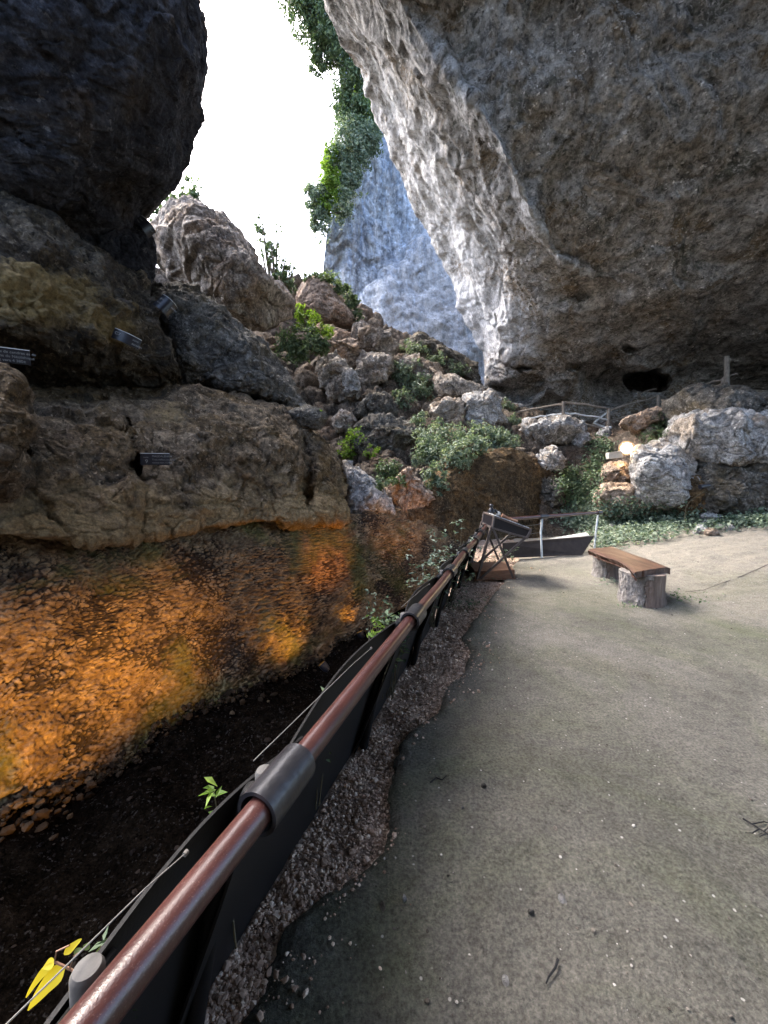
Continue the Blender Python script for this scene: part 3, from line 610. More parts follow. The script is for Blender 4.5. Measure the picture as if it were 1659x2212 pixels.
ICO_V = None
def ico():
    t = (1 + 5 ** .5) / 2
    v = np.array([[-1, t, 0], [1, t, 0], [-1, -t, 0], [1, -t, 0], [0, -1, t], [0, 1, t], [0, -1, -t], [0, 1, -t], [t, 0, -1], [t, 0, 1], [-t, 0, -1], [-t, 0, 1]], float)
    f = np.array([[0, 11, 5], [0, 5, 1], [0, 1, 7], [0, 7, 10], [0, 10, 11], [1, 5, 9], [5, 11, 4], [11, 10, 2], [10, 7, 6], [7, 1, 8], [3, 9, 4], [3, 4, 2], [3, 2, 6], [3, 6, 8], [3, 8, 9], [4, 9, 5], [2, 4, 11], [6, 2, 10], [8, 6, 7], [9, 8, 1]])
    return v / np.linalg.norm(v[0]), f
def rotm(n):
    q = RNG.normal(size=(n, 4)); q /= np.linalg.norm(q, axis=1, keepdims=True); w, x, y, z = q.T
    return np.stack([np.stack([1 - 2 * (y * y + z * z), 2 * (x * y - z * w), 2 * (x * z + y * w)], 1), np.stack([2 * (x * y + z * w), 1 - 2 * (x * x + z * z), 2 * (y * z - x * w)], 1), np.stack([2 * (x * z - y * w), 2 * (y * z + x * w), 1 - 2 * (x * x + y * y)], 1)], 1)
def stones_mesh(name, pts, size, mat, flat=0.7):
    v, f = ico(); n = len(pts)
    vv = v[None] * RNG.uniform(0.72, 1.28, (n, 12, 1)) * RNG.uniform(0.6, 1.15, (n, 1, 3))
    vv = np.einsum('nij,nkj->nki', rotm(n), vv); vv[..., 2] *= flat
    vv = vv * size[:, None, None] + pts[:, None]
    ff = f[None] + 12 * np.arange(n)[:, None, None]
    return mesh_np(name, vv.reshape(-1, 3), ff.reshape(-1, 3), mat, smooth=False)
n = 30000
Yg = 0.35 * (8.2 / 0.35) ** RNG.random(n); t = RNG.random(n)
Xl = rail_x(Yg) - 0.34; Xr = np.interp(Yg, ey, ex) + 0.04
Xg = Xl + t * (Xr - Xl); tail = RNG.random(n) < .035; Xg = np.where(tail, Xr + RNG.exponential(.05, n) * (1 + .2 * Yg), Xg); size = RNG.gamma(3.0, 0.0016, n).clip(0.002, 0.018) * np.where(Yg > 3, 1.3, 1)
zg = ground_z(Xg, Yg) - np.where(tail, -.008, 0.022) + 0.022 * fbm(np.stack([Xg, Yg, 0 * Xg], 1), 4, 5, 0.6, 99) + size * 0.35
o = stones_mesh('gravel', np.stack([Xg, Yg, zg], 1), size, M['gravel'])
tag(o, 'loose pinkish gravel beside the barrier', 'gravel', kind='stuff')
# crumbs on the floor
n = 2600
Y1 = 0.45 * (8.0 / 0.45) ** RNG.random(n); X1 = np.interp(Y1, ey, ex) + 0.05 + RNG.random(n) ** 1.2 * (0.6 + 1.15 * Y1)
cl = fbm(np.stack([X1, Y1, 0 * X1], 1), 1.1, 3, 0.5, 120); k = cl > -0.12; X1, Y1 = X1[k], Y1[k]; n = len(X1)
size = RNG.gamma(2.0, 0.0013, n).clip(0.0012, 0.009) * (0.7 + 0.18 * Y1)
o = stones_mesh('floor_crumbs', np.stack([X1, Y1, ground_z(X1, Y1) + 0.012 + 0.022 * fbm(np.stack([X1, Y1, 0 * X1], 1), 0.8, 4, 0.5, 95) + size * 0.2], 1), size, M['pebble'], 0.6)
tag(o, 'tiny stones and chips scattered over the floor', 'chips', kind='stuff')
# trench litter
m_ = 1300; wf = WALL_FOOT[RNG.integers(0, len(WALL_FOOT), m_)].astype(float); wf[:, :2] += RNG.exponential(.07, m_)[:, None] * np.array([.78, -.62]) + RNG.normal(size=(m_, 2)) * .05
sz = RNG.gamma(2.2, 0.011, m_).clip(.006, .05); wf[:, 2] = -1.45 + 0.22 * fbm(np.stack([wf[:, 0], wf[:, 1], 0 * sz], 1), 0.8, 6, 0.55, 81) + sz * .3 + .10 * RNG.random(m_)
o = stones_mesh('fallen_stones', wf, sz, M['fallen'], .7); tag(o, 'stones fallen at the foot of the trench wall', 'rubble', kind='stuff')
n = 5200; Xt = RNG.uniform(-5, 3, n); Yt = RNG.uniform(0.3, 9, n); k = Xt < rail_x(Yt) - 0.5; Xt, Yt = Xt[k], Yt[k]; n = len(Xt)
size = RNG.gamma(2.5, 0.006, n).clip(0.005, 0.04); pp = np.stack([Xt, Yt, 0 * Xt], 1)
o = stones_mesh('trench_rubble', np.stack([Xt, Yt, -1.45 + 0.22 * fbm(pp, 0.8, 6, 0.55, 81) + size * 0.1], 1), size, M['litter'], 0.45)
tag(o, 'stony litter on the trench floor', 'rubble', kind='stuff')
# ------------------------------------------------------------------ unseen rock added behind the camera to block sky light
sb = np.linspace(0, 1, 60)[:, None]; ub = np.linspace(0, 1, 90)[None]
bx = 0.6 - 6.1 * np.clip(sb * 1.15 - .15, 0, 1) ** .8 + (18 + 5.5 * sb) * ub; by = 4.5 - 16.0 * np.sin(sb * 1.5) * (1 - 0.35 * (2 * ub - 1) ** 2); bz = 14.2 * np.cos(sb * 1.57) ** 0.7 - 0.6
bw = np.stack(np.broadcast_arrays(bx, by, bz), -1); bn = grid_normals(bw); bp = bw.reshape(-1, 3)
o = mesh_np('added_rear_wall', bp + bn.reshape(-1, 3) * rockdisp(bp, 0.6, 3.0, 5, 0.4, 0.6)[:, None], grid_faces(60, 90), M['ceiling'])
tag(o, 'unseen rear cave wall added to block sky light behind the viewer', 'cave wall', kind='structure')

# ------------------------------------------------------------------ rubble slope and boulders
def dsl(x, y): return 8.8 + (1100 - y) * 0.0216
slope = [
 [(290, 575, 18.5), (640, 600, 20), (760, 640, 21), (870, 720, 20.5), (960, 770, 20), (1060, 850, 19.5), (1200, 890, 19), (1320, 930, 17)],
 [(330, 690, 17), (650, 700, 18.3), (760, 735, 18), (870, 780, 17.2), (960, 810, 17), (1060, 870, 17.2), (1190, 920, 16.5), (1310, 945, 16)],
 [(450, 800, 14.8), (690, 810, 15.5), (780, 830, 15), (880, 860, 14.5), (970, 890, 14), (1070, 900, 14.2), (1180, 945, 14.2), (1300, 960, 14.5)],
 [(590, 920, 12.3), (720, 920, 12.8), (800, 930, 12.6), (890, 950, 12.2), (975, 965, 11.9), (1070, 950, 12.2), (1175, 990, 12.6), (1295, 1000, 12.8)],
 [(690, 1030, 10.6), (750, 1020, 10.7), (820, 1020, 10.6), (900, 1020, 10.6), (985, 1000, 10.8), (1075, 985, 11.3), (1172, 1040, 11.6), (1290, 1060, 11.6)],
 [(735, 1115, 9.2), (780, 1110, 9.2), (840, 1095, 9.3), (910, 1075, 9.8), (990, 1060, 10.3), (1080, 1050, 10.9), (1170, 1100, 11.1), (1290, 1115, 10.9)],
 [(740, 1180, 9.2), (790, 1175, 9.2), (850, 1160, 9.3), (915, 1150, 9.8), (995, 1140, 10.3), (1085, 1130, 10.9), (1170, 1170, 11.0), (1290, 1180, 10.6)],
]
def chunks(p, x, y):
    f, a, b = vor(p * 1.15, 171); h = 0.22 * f + 0.16 * (1 - np.clip(a * 1.4, 0, 1) ** 2) - 0.16 * np.exp(-((b - a) / 0.10) ** 2)
    f, a, b = vor(p * 2.9, 173); return h + 0.07 * f - 0.05 * np.exp(-((b - a) / 0.10) ** 2)
o = sheet('rubble_slope', slope, 380, 260, M['slope'], amp=0.18, scale=1.1, s=61, facet=0.5, gritty=0.7, back=(0, 1.5, -1), extra=chunks)
tag(o, 'steep slope of collapsed rubble rising to the cave mouth', 'rubble slope', kind='structure')

bank = [
 [(880, 1075, 9.6), (930, 1020, 9.9), (985, 975, 10.3), (1040, 965, 10.8), (1100, 965, 11.1), (1150, 985, 11.3), (1185, 1010, 11.7)],
 [(880, 1095, 9.0), (935, 1050, 9.3), (990, 1005, 9.8), (1045, 990, 10.3), (1105, 990, 10.7), (1152, 1010, 11.0), (1185, 1030, 11.6)],
 [(880, 1120, 8.8), (940, 1085, 9.0), (995, 1055, 9.5), (1050, 1045, 10.1), (1110, 1040, 10.5), (1152, 1060, 10.8), (1180, 1080, 11.5)],
 [(880, 1170, 8.9), (945, 1140, 9.1), (1000, 1120, 9.5), (1055, 1100, 10.1), (1115, 1100, 10.4), (1150, 1110, 10.6), (1175, 1130, 11.3)],
 [(880, 1240, 9.0), (950, 1220, 9.2), (1005, 1210, 9.5), (1060, 1200, 10.0), (1120, 1200, 10.3), (1150, 1200, 10.4), (1170, 1200, 11.0)],
]
o = sheet('earth_bank', bank, 170, 140, M['bank'], amp=0.14, scale=0.8, s=63, facet=0.5, gritty=0.9, back=(0, 1.2, 0))
tag(o, 'dark ochre earth bank under the grey green bushes', 'earth bank', kind='structure')

def rock(name, label, poly, d, th, mat, s, cat='boulder', **kw):
    o = blob(name, poly, d, th, M[mat], s, **kw); return tag(o, label, cat)
rock('boulder', 'largest warm pinkish boulder, perched on the skyline beside the dark overhang',
     [(335, 560), (330, 505), (372, 452), (405, 433), (440, 443), (482, 470), (528, 528), (575, 588), (622, 628), (643, 662), (630, 692), (575, 708), (500, 694), (430, 655), (370, 605)], 14.5, 2.2, 'boulder', 201, amp=0.28, scale=1.6, na=240, nr=120, box=3.2, facet=0.7, gritty=0.8, cuts=6, cutq=.9)
rock('boulder', 'triangular orange brown boulder with ivy along its right edge, on the skyline',
     [(636, 648), (660, 606), (690, 590), (722, 620), (762, 668), (775, 700), (740, 712), (690, 696), (650, 668)], 17.5, 1.2, 'reddish', 202, amp=0.12, scale=0.9, na=150, nr=70, box=5)
rock('boulder', 'long dark slanting slab boulder with a rough grey top, left of the rubble slope',
     [(310, 600), (338, 588), (400, 618), (455, 650), (522, 706), (572, 748), (622, 808), (652, 858), (668, 890), (610, 886), (545, 866), (470, 850), (400, 845), (345, 800), (318, 700)], 9.9, 1.3, 'greytop', 203, gx=0.002, gy=-0.004, amp=0.17, scale=0.9, na=260, nr=110, facet=0.8, gritty=0.9, back=1.5, box=4, cuts=5, cutq=.92)
rock('boulder', 'flat dark grey rock lying on the right end of the cracked brown block',
     [(618, 892), (640, 880), (672, 879), (702, 890), (708, 908), (690, 930), (652, 922)], 8.4, 0.5, 'greytop', 204, amp=0.06, scale=0.4)
rock('boulder', 'rounded brown rock nose jutting in at the left edge',
     [(-330, 830), (-150, 770), (0, 778), (40, 800), (62, 860), (80, 910), (74, 945), (48, 965), (72, 1010), (70, 1040), (40, 1066), (0, 1092), (-150, 1120), (-320, 1060)], 3.9, 0.7, 'block', 205, amp=0.09, scale=0.5, na=260, nr=120, box=2.4, facet=0.5)
rock('boulder', 'pale jagged wedge of rock against the right end of the cracked brown block',
     [(738, 1000), (765, 1002), (792, 1030), (826, 1066), (854, 1106), (840, 1120), (800, 1119), (752, 1124), (742, 1070)], 8.9, 0.6, 'pale', 206, amp=0.10, scale=0.5, na=170, nr=80, facet=1.0)
R = [
 ('knobbly brown rock at the top of the rubble, under the blue cliff', [(748, 716), (790, 700), (832, 714), (860, 742), (850, 768), (812, 766), (775, 752)], 16.2, .9, 'boulder'),
 ('broad tan slab rock below the triangular boulder', [(690, 702), (738, 712), (778, 750), (802, 776), (775, 806), (720, 790), (695, 745)], 16.0, .9, 'reddish'),
 ('angular tan rock with a flat top, middle of the rubble', [(778, 782), (818, 762), (850, 784), (842, 818), (802, 840), (772, 826)], 15.0, .8, 'boulder'),
 ('dark lumpy brown rock left of the rubble, below the dark bush', [(688, 782), (720, 770), (757, 795), (772, 832), (766, 864), (720, 858), (693, 832)], 14.4, .9, 'boulder'),
 ('grey brown rock with a shaggy top above the big split rock', [(772, 872), (798, 854), (832, 857), (858, 880), (852, 908), (810, 914), (772, 898)], 13.2, .7, 'greytop'),
 ('big split grey rock in the middle of the slope', [(772, 906), (830, 902), (888, 918), (893, 962), (862, 990), (800, 984), (766, 946)], 12.3, .9, 'greytop'),
 ('bright whitish boulder right of the rubble, just left of the wooden fence', [(997, 868), (1020, 850), (1052, 847), (1078, 866), (1088, 902), (1062, 918), (1008, 912)], 13.6, .8, 'pale'),
 ('warm brown boulder left of the bright whitish one', [(934, 884), (960, 864), (992, 869), (1003, 902), (985, 926), (948, 920)], 13.4, .7, 'boulder'),
 ('long grey rock at the foot of the bright wall, behind pale green plants', [(865, 742), (890, 724), (928, 730), (964, 755), (1004, 777), (1034, 803), (1042, 832), (980, 804), (900, 768)], 17.6, .8, 'greytop'),
 ('brown rock among the pale green plants high on the slope', [(860, 774), (890, 763), (932, 788), (953, 816), (930, 830), (888, 812)], 15.8, .7, 'boulder'),
 ('flat brown ledge rock above the warm brown boulder', [(940, 842), (948, 816), (982, 811), (1032, 830), (1041, 862), (1002, 854), (962, 858)], 14.8, .7, 'boulder'),
 ('smooth pale ledge boulder below the wooden fence', [(1130, 938), (1140, 914), (1165, 908), (1205, 905), (1248, 912), (1264, 934), (1240, 950), (1180, 955)], 13.4, .7, 'pale'),
 ('small pale rock at the right tip of the ledge boulder', [(1238, 940), (1258, 932), (1276, 948), (1268, 964), (1244, 962)], 13.2, .3, 'pale'),
 ('small light stone beneath the fence post', [(1292, 938), (1306, 930), (1318, 938), (1312, 950), (1296, 950)], 13.6, .25, 'pale'),
 ('rusty clay rock heap low on the slope above the trench', [(848, 1062), (870, 1016), (884, 1010), (905, 1040), (945, 1085), (930, 1100), (880, 1105), (852, 1092)], 9.2, .45, 'reddish'),
 ('tall narrow grey stone right of the dark lumpy rock', [(738, 806), (756, 800), (772, 822), (770, 850), (748, 852)], 13.6, .4, 'pale'),
 ('small round brown rock low on the slope left of the light bush', [(722, 905), (742, 892), (764, 905), (766, 928), (740, 938), (722, 925)], 12.6, .45, 'boulder'),
 ('tan stone wedged above the round light bush', [(748, 955), (775, 945), (800, 962), (796, 985), (765, 986)], 11.6, .4, 'greytop'),
 ('brown stone tucked under the split grey rock', [(800, 985), (845, 985), (866, 1005), (850, 1035), (808, 1030)], 11.0, .45, 'slope'),
 ('jagged pale stone on the grey corner wall, below the ledge boulder', [(1160, 985), (1190, 972), (1225, 990), (1222, 1015), (1180, 1018)], 11.9, .35, 'pale'),
 ('dark broken stone on the grey corner wall beside the earth bank', [(1152, 1040), (1180, 1028), (1215, 1045), (1210, 1085), (1165, 1095)], 11.4, .4, 'greytop'),
]
for k, (lab, poly, d, th, mt) in enumerate(R):
    _a = np.array(poly, float); poly = _a.mean(0) + (_a - _a.mean(0)) * 1.17
    rock('boulder', lab, poly, d, th, mt, 220 + 7 * k, amp=0.09 + 0.08 * th, scale=0.55 + 0.45 * th, na=150, nr=70, box=5.0, facet=1.2, gritty=1.0, cuts=11)
RR = [
 ('upper grey rock of the right hand outcrop, beneath the tall wooden post', [(1418, 935), (1426, 862), (1470, 832), (1495, 830), (1560, 838), (1640, 852), (1760, 870), (1900, 900), (1900, 1000), (1700, 985), (1500, 960)], 11.2, 1.2, 'greytop'),
 ('largest pale grey block of the right hand outcrop', [(1432, 925), (1460, 905), (1520, 888), (1600, 884), (1700, 885), (1860, 900), (1900, 1000), (1850, 1060), (1700, 1020), (1560, 1010), (1490, 990), (1440, 965)], 10.4, 1.2, 'pale'),
 ('rounded white pillar rock at the left of the right hand outcrop', [(1362, 1010), (1370, 968), (1395, 956), (1432, 952), (1470, 975), (1500, 1010), (1520, 1060), (1500, 1098), (1440, 1108), (1380, 1085)], 9.9, .7, 'pale'),
 ('dark grey lower rock of the outcrop, behind the floor edge on the right', [(1480, 1060), (1520, 1000), (1600, 985), (1720, 990), (1900, 1000), (1900, 1150), (1700, 1130), (1560, 1120), (1500, 1115)], 9.8, .7, 'greytop'),
 ('flat salmon pink ledge rock above the lit flood lamp', [(1336, 918), (1345, 905), (1380, 895), (1428, 880), (1432, 915), (1400, 930), (1368, 938)], 11.6, .6, 'reddish'),
 ('salmon pink rock under the ledge, right of the flood lamp', [(1372, 948), (1385, 925), (1428, 915), (1436, 945), (1400, 965), (1376, 968)], 11.4, .5, 'reddish'),
 ('crumbly reddish rock below the flood lamp', [(1298, 1030), (1312, 1003), (1345, 990), (1378, 1010), (1372, 1045), (1330, 1052)], 10.6, .4, 'reddish'),
 ('reddish earth covered rock at the foot of the white pillar', [(1282, 1075), (1310, 1045), (1370, 1042), (1420, 1070), (1430, 1105), (1350, 1115), (1295, 1105)], 10.2, .4, 'reddish'),
 ('orange brown rock low in the right hand outcrop, by the thin cable', [(1445, 1075), (1470, 1040), (1500, 1030), (1530, 1060), (1540, 1110), (1470, 1115)], 9.5, .25, 'bank'),
]
for k, (lab, poly, d, th, mt) in enumerate(RR):
    rock('outcrop_rock', lab, poly, d, th, mt, 400 + 9 * k, amp=0.08 + 0.08 * th, scale=0.6 + 0.5 * th, na=240 if k < 4 else 130, nr=110 if k < 4 else 60, box=5.0, facet=1.0, gritty=0.8, back=1.2, cuts=7, cutq=.9)
# ground rising behind the outcrop up to the fence terrace
ter = [
 [(1100, 915, 19), (1250, 925, 18), (1400, 900, 18), (1500, 855, 18), (1700, 840, 17.5), (2600, 860, 13)],
 [(1110, 930, 15.5), (1250, 945, 14.8), (1400, 905, 15), (1500, 862, 15), (1700, 850, 15), (2600, 880, 12)],
 [(1120, 960, 13.6), (1250, 965, 13.2), (1400, 930, 12.6), (1500, 890, 12.2), (1700, 900, 12.2), (2600, 930, 10.5)],
 [(1140, 1040, 12.2), (1250, 1040, 12), (1400, 1020, 11.3), (1500, 990, 10.8), (1700, 1000, 10.6), (2600, 1020, 9.4)],
 [(1150, 1120, 11.2), (1250, 1110, 11), (1400, 1100, 10.4), (1500, 1100, 10.0), (1700, 1110, 9.8), (2600, 1120, 8.6)],
 [(1150, 1200, 10.4), (1250, 1180, 10), (1400, 1180, 9.2), (1500, 1170, 8.8), (1700, 1170, 8.6), (2600, 1200, 7.6)],
]
o = sheet('terrace', ter, 300, 120, M['slope'], amp=0.12, scale=0.9, s=67, facet=0.6, gritty=0.8, back=(0, 1, -1))
tag(o, 'stony ground rising to the fenced terrace at the back of the cave', 'terrace', kind='structure')

# ------------------------------------------------------------------ ray casting to place small things on what is already built
bpy.context.view_layer.update(); DG = bpy.context.evaluated_depsgraph_get()
def hit(x, y, dflt=None):
    r = P(x, y, 1.0) - EYE; L = float(np.linalg.norm(r)); r = Vector(r / L)
    ok, loc, nor, i, ob, mtx = SC.ray_cast(DG, Vector(EYE), r)
    if not ok: return None
    if nor.dot(r) > 0: nor = -nor
    dep = float((np.array(loc) - EYE) @ FWD)
    return np.array(loc), np.array(nor), dep, ob

# ------------------------------------------------------------------ leaves and plants
def leaves_mesh(name, pts, nrm, size, mat, slim=0.42, parent=None):
    """pts (n,3), nrm (n,3) facing, size (n,) -> folded leaf blades"""
    n = len(pts); nrm = nrm / (np.linalg.norm(nrm, axis=1, keepdims=True) + 1e-9)
    t = RNG.normal(size=(n, 3)); t -= (t * nrm).sum(1, keepdims=True) * nrm; t /= np.linalg.norm(t, axis=1, keepdims=True)
    b = np.cross(nrm, t); L = size[:, None]; w = slim * L * RNG.uniform(.8, 1.2, (n, 1))
    droop = RNG.uniform(-.25, .05, (n, 1)) * L
    v = np.stack([pts - t * L * .5, pts - t * L * .08 + b * w * .5 + nrm * .09 * L, pts + t * L * .5 + nrm * droop, pts - t * L * .08 - b * w * .5 + nrm * .09 * L, pts + nrm * -0.01 * L], 1)
    k = 5 * np.arange(n)[:, None]
    f = np.concatenate([k + np.array([[0, 4, 1]]), k + np.array([[1, 4, 2]]), k + np.array([[0, 3, 4]]), k + np.array([[3, 2, 4]])])
    o = mesh_np(name, v.reshape(-1, 3), f, mat, smooth=False)
    if parent is not None: keep(o, parent)
    return o
def bush(name, label, cat, blobs, size, mat, group=None, stems=True, slim=0.42, base=None, trunk=False):
    """blobs: (world centre, (rx,ry,rz), clumps, leaves per clump)"""
    c0 = np.array(blobs[0][0], float) if base is None else np.array(base, float)
    root = thing(name, label, cat, c0, group)
    P_, N_, S_ = [], [], []; mb = MB(); anchors = []
    for c, r, nc, nl in blobs:
        c = np.array(c, float); r = np.array(r, float)
        d = RNG.normal(size=(nc, 3)); d /= np.linalg.norm(d, axis=1, keepdims=True)
        cc = c + d * r * (RNG.random((nc, 1)) ** 0.45)
        for q, dq in zip(cc, d):
            k = max(3, int(nl * RNG.uniform(.5, 1.4))); rr = r.mean() * RNG.uniform(.14, .30)
            e = RNG.normal(size=(k, 3)) * rr * 0.55
            P_.append(q + e); N_.append(dq + RNG.normal(size=(k, 3)) * .7 + np.array([0, 0, .5])); S_.append(size * RNG.uniform(.55, 1.25, k)); anchors.append(q)
    leaves_mesh('foliage', np.concatenate(P_), np.concatenate(N_), np.concatenate(S_), mat, slim, root)
    if stems:
        st = max(1, len(anchors) // 26)
        for q in anchors[::st]:
            m = (c0 + q) / 2 + RNG.normal(size=3) * 0.06 * np.linalg.norm(q - c0)
            t = np.linspace(0, 1, 6)[:, None]; pts = (1 - t) ** 2 * c0 + 2 * t * (1 - t) * m + t * t * q
            mb.tube(pts, np.linspace(1, .35, 6) * size * (0.10 if not trunk else .22), 5)
        mb.build('trunk' if trunk else 'stems', M['stem'], root, True)
    return root
def pbush(name, label, cat, spec, size, mat, group=None, off=None, depth=None, slim=0.42, stems=True, flat=0.8, base=None, trunk=False):
    """spec: list of (x, y, rx, ry, clumps, leaves) in frame units, sitting on the rock behind"""
    bl = []
    for (x, y, rx, ry, nc, nl) in spec:
        if depth is not None: d = depth
        else:
            hs = [hit(x + a * rx, y + b * ry) for a in (-.4, 0, .4) for b in (-.3, .3)]
            hs = sorted(h[2] for h in hs if h is not None); d = hs[len(hs) // 3] if hs else 16
        R = rx / F * d; d2 = d - R * 0.35
        bl.append((P(x, y, d2), (R, R * flat, ry / F * d2), nc, nl))
    if base is not None: base = P(base[0], base[1], bl[0][0] @ FWD - EYE @ FWD + 0.1)
    else:
        x, y, rx, ry, *_ = spec[0]; base = P(x, y + ry * .8, (bl[0][0] - EYE) @ FWD + rx / F * 10 * .2)
    return bush(name, label, cat, bl, size, mat, group, stems, slim, base, trunk)
def ivy(name, label, cat, ell, size, mat, group=None, kind=None, lift=0.06, slim=0.7, only=None):
    """leaves pressed on the surfaces seen inside ellipses (x, y, rx, ry, n)"""
    P_, N_ = [], []
    for (x, y, rx, ry, n) in ell:
        k = 0
        for _ in range(n):
            a = RNG.normal(size=2) * .5
            if (a * a).sum() > 1.6: continue
            h = hit(x + a[0] * rx, y + a[1] * ry)
            if h is None: continue
            P_.append(h[0] + h[1] * lift * RNG.random() ** 1.5 + np.array([0, 0, RNG.random() * lift * .7])); N_.append(h[1] * .8 + RNG.normal(size=3) * .6 + np.array([0, -.2, .5]))
    P_ = np.array(P_); N_ = np.array(N_); S = size * RNG.uniform(.5, 1.3, len(P_))
    if kind:
        o = leaves_mesh(name, P_, N_, S, mat, slim); return tag(o, label, cat, group, kind)
    root = thing(name, label, cat, P_.mean(0), group); leaves_mesh('foliage', P_, N_, S, mat, slim, root); return root

# on the outer cliff, from the top of the frame down to its foot
pbush('cliff_bush', 'dark ivy mass hanging at the top of the bright cliff, beside the roof', 'bush', [(672, 30, 54, 60, 110, 30), (645, -30, 60, 50, 80, 28), (722, 95, 46, 50, 100, 30), (690, 130, 26, 34, 40, 24), (765, 160, 30, 44, 60, 28), (740, 40, 40, 50, 60, 26)], .24, M['leaf_dark'], 'bushes on the outer cliff', depth=23.5)
pbush('cliff_bush', 'bright lime green bush tucked under the roof edge on the cliff', 'bush', [(790, 220, 28, 44, 80, 30), (806, 262, 16, 28, 40, 24)], .24, M['leaf_lime'], 'bushes on the outer cliff', depth=24.5)
pbush('cliff_bush', 'mid green bush on the cliff left of the lime green one', 'bush', [(748, 205, 32, 36, 70, 28), (765, 255, 40, 40, 90, 28), (730, 245, 18, 20, 14, 16)], .24, M['leaf_mid'], 'bushes on the outer cliff', depth=24.2)
pbush('cliff_bush', 'large grey green bush covering the middle of the cliff shoulder', 'bush', [(765, 310, 50, 44, 120, 30), (795, 310, 36, 52, 90, 28), (738, 350, 40, 40, 90, 28), (755, 395, 34, 36, 70, 26)], .23, M['leaf_grey'], 'bushes on the outer cliff', depth=24.2)
pbush('cliff_bush', 'yellow green bush hanging lowest but one on the cliff', 'bush', [(712, 395, 26, 44, 80, 26), (704, 445, 22, 36, 60, 24), (716, 340, 18, 28, 36, 22)], .23, M['leaf_lime'], 'bushes on the outer cliff', depth=23.6)
pbush('cliff_bush', 'darker grey green bush at the foot of the cliff greenery', 'bush', [(684, 435, 28, 40, 80, 26), (692, 485, 22, 40, 56, 24), (738, 440, 24, 40, 56, 24), (674, 410, 16, 22, 20, 18)], .22, M['leaf_grey'], 'bushes on the outer cliff', depth=23.6)
# behind the skyline boulders
pbush('tree', 'small tree showing above the largest boulder beside the overhang', 'tree', [(390, 425, 34, 26, 26, 14), (355, 470, 34, 26, 34, 18), (410, 395, 26, 18, 12, 8), (420, 420, 20, 20, 12, 10)], .24, M['leaf_mid'], 'trees behind the skyline boulders', depth=18.5, base=(370, 560), trunk=True)
pbush('tree', 'slender wispy tree rising behind the right slope of the largest boulder', 'tree', [(560, 490, 14, 30, 16, 10), (585, 540, 22, 30, 24, 12), (612, 590, 26, 26, 30, 14), (625, 615, 16, 22, 20, 14), (600, 495, 16, 12, 5, 6)], .22, M['leaf_mid'], 'trees behind the skyline boulders', depth=18.5, base=(600, 680), trunk=True)
pbush('shrub', 'low dark ivy trailing over the top and right edge of the triangular boulder', 'shrub', [(700, 600, 26, 14, 26, 18), (735, 622, 18, 16, 24, 18), (760, 655, 16, 20, 26, 18), (772, 685, 14, 18, 22, 16), (665, 602, 14, 10, 12, 14)], .16, M['leaf_dark'], depth=16.8, stems=False)
pbush('shrub', 'pale green shrub between the triangular boulder and the cliff', 'shrub', [(722, 604, 20, 12, 20, 14), (750, 630, 16, 14, 14, 14)], .17, M['leaf_grey'], depth=18.6, stems=False)
pbush('bush', 'dark rounded bush in the hollow right of the slanting slab', 'bush', [(652, 738, 50, 34, 70, 22), (630, 760, 34, 26, 40, 20), (690, 745, 28, 26, 34, 18)], .15, M['leaf_dark'], depth=13.6)
pbush('fern', 'bright green ferny plant above the dark rounded bush', 'plant', [(662, 690, 30, 22, 30, 18), (705, 718, 28, 14, 26, 16), (648, 668, 12, 14, 12, 12)], .15, M['leaf_lime'], depth=13.8, slim=.3)
gb = 'bushes on the rubble slope'
pbush('bush', 'grey green bush spilling down beside the angular tan rock', 'bush', [(880, 808, 40, 34, 60, 20), (905, 838, 38, 34, 56, 20), (870, 860, 26, 24, 34, 18)], .13, M['leaf_grey'], gb)
pbush('bush', 'strip of pale green plants along the foot of the bright wall', 'bush', [(900, 755, 34, 14, 30, 14), (945, 778, 34, 16, 34, 14), (985, 800, 30, 14, 28, 14), (875, 745, 20, 12, 16, 12)], .14, M['leaf_grey'], gb)
pbush('bush', 'largest grey green bush in the centre, hanging over the trench', 'bush', [(950, 950, 58, 40, 90, 22), (925, 985, 42, 40, 64, 20), (940, 1035, 24, 40, 36, 18), (985, 985, 40, 30, 50, 20), (905, 915, 24, 30, 34, 16)], .12, M['leaf_grey'], gb)
pbush('bush', 'silvery bush below the bright whitish boulder', 'bush', [(1040, 940, 44, 28, 60, 20), (1075, 955, 40, 26, 50, 18), (1020, 965, 36, 30, 44, 18), (1105, 955, 26, 22, 26, 14)], .12, M['leaf_grey'], gb)
pbush('bush', 'small grey bush at the left end of the wooden fence', 'bush', [(1098, 882, 20, 20, 28, 16), (1108, 905, 22, 14, 22, 14)], .12, M['leaf_grey'], gb)
pbush('bush', 'dark green bush low on the slope above the trench wall', 'bush', [(838, 1020, 34, 26, 46, 18), (822, 1050, 24, 20, 26, 16), (860, 1040, 20, 18, 20, 14)], .10, M['leaf_mid'], gb)
pbush('bush', 'light airy green plant behind the pale wedge rock', 'bush', [(765, 945, 30, 22, 30, 12), (748, 968, 22, 22, 26, 14), (800, 978, 20, 18, 16, 12), (752, 985, 16, 14, 14, 12)], .10, M['leaf_lime'], gb)
pbush('seedling', 'tiny green sprig on the flat dark rock at the block end', 'plant', [(694, 888, 9, 10, 8, 6)], .07, M['leaf_lime'], depth=8.2)
ivy('ivy', 'dark green ivy pouring down between the outcrop and the grey corner', 'ivy', [(1250, 1065, 44, 46, 1500), (1225, 1040, 24, 26, 500), (1285, 1010, 26, 40, 500), (1300, 970, 30, 22, 420)], .085, M['leaf_mid'], lift=.22)
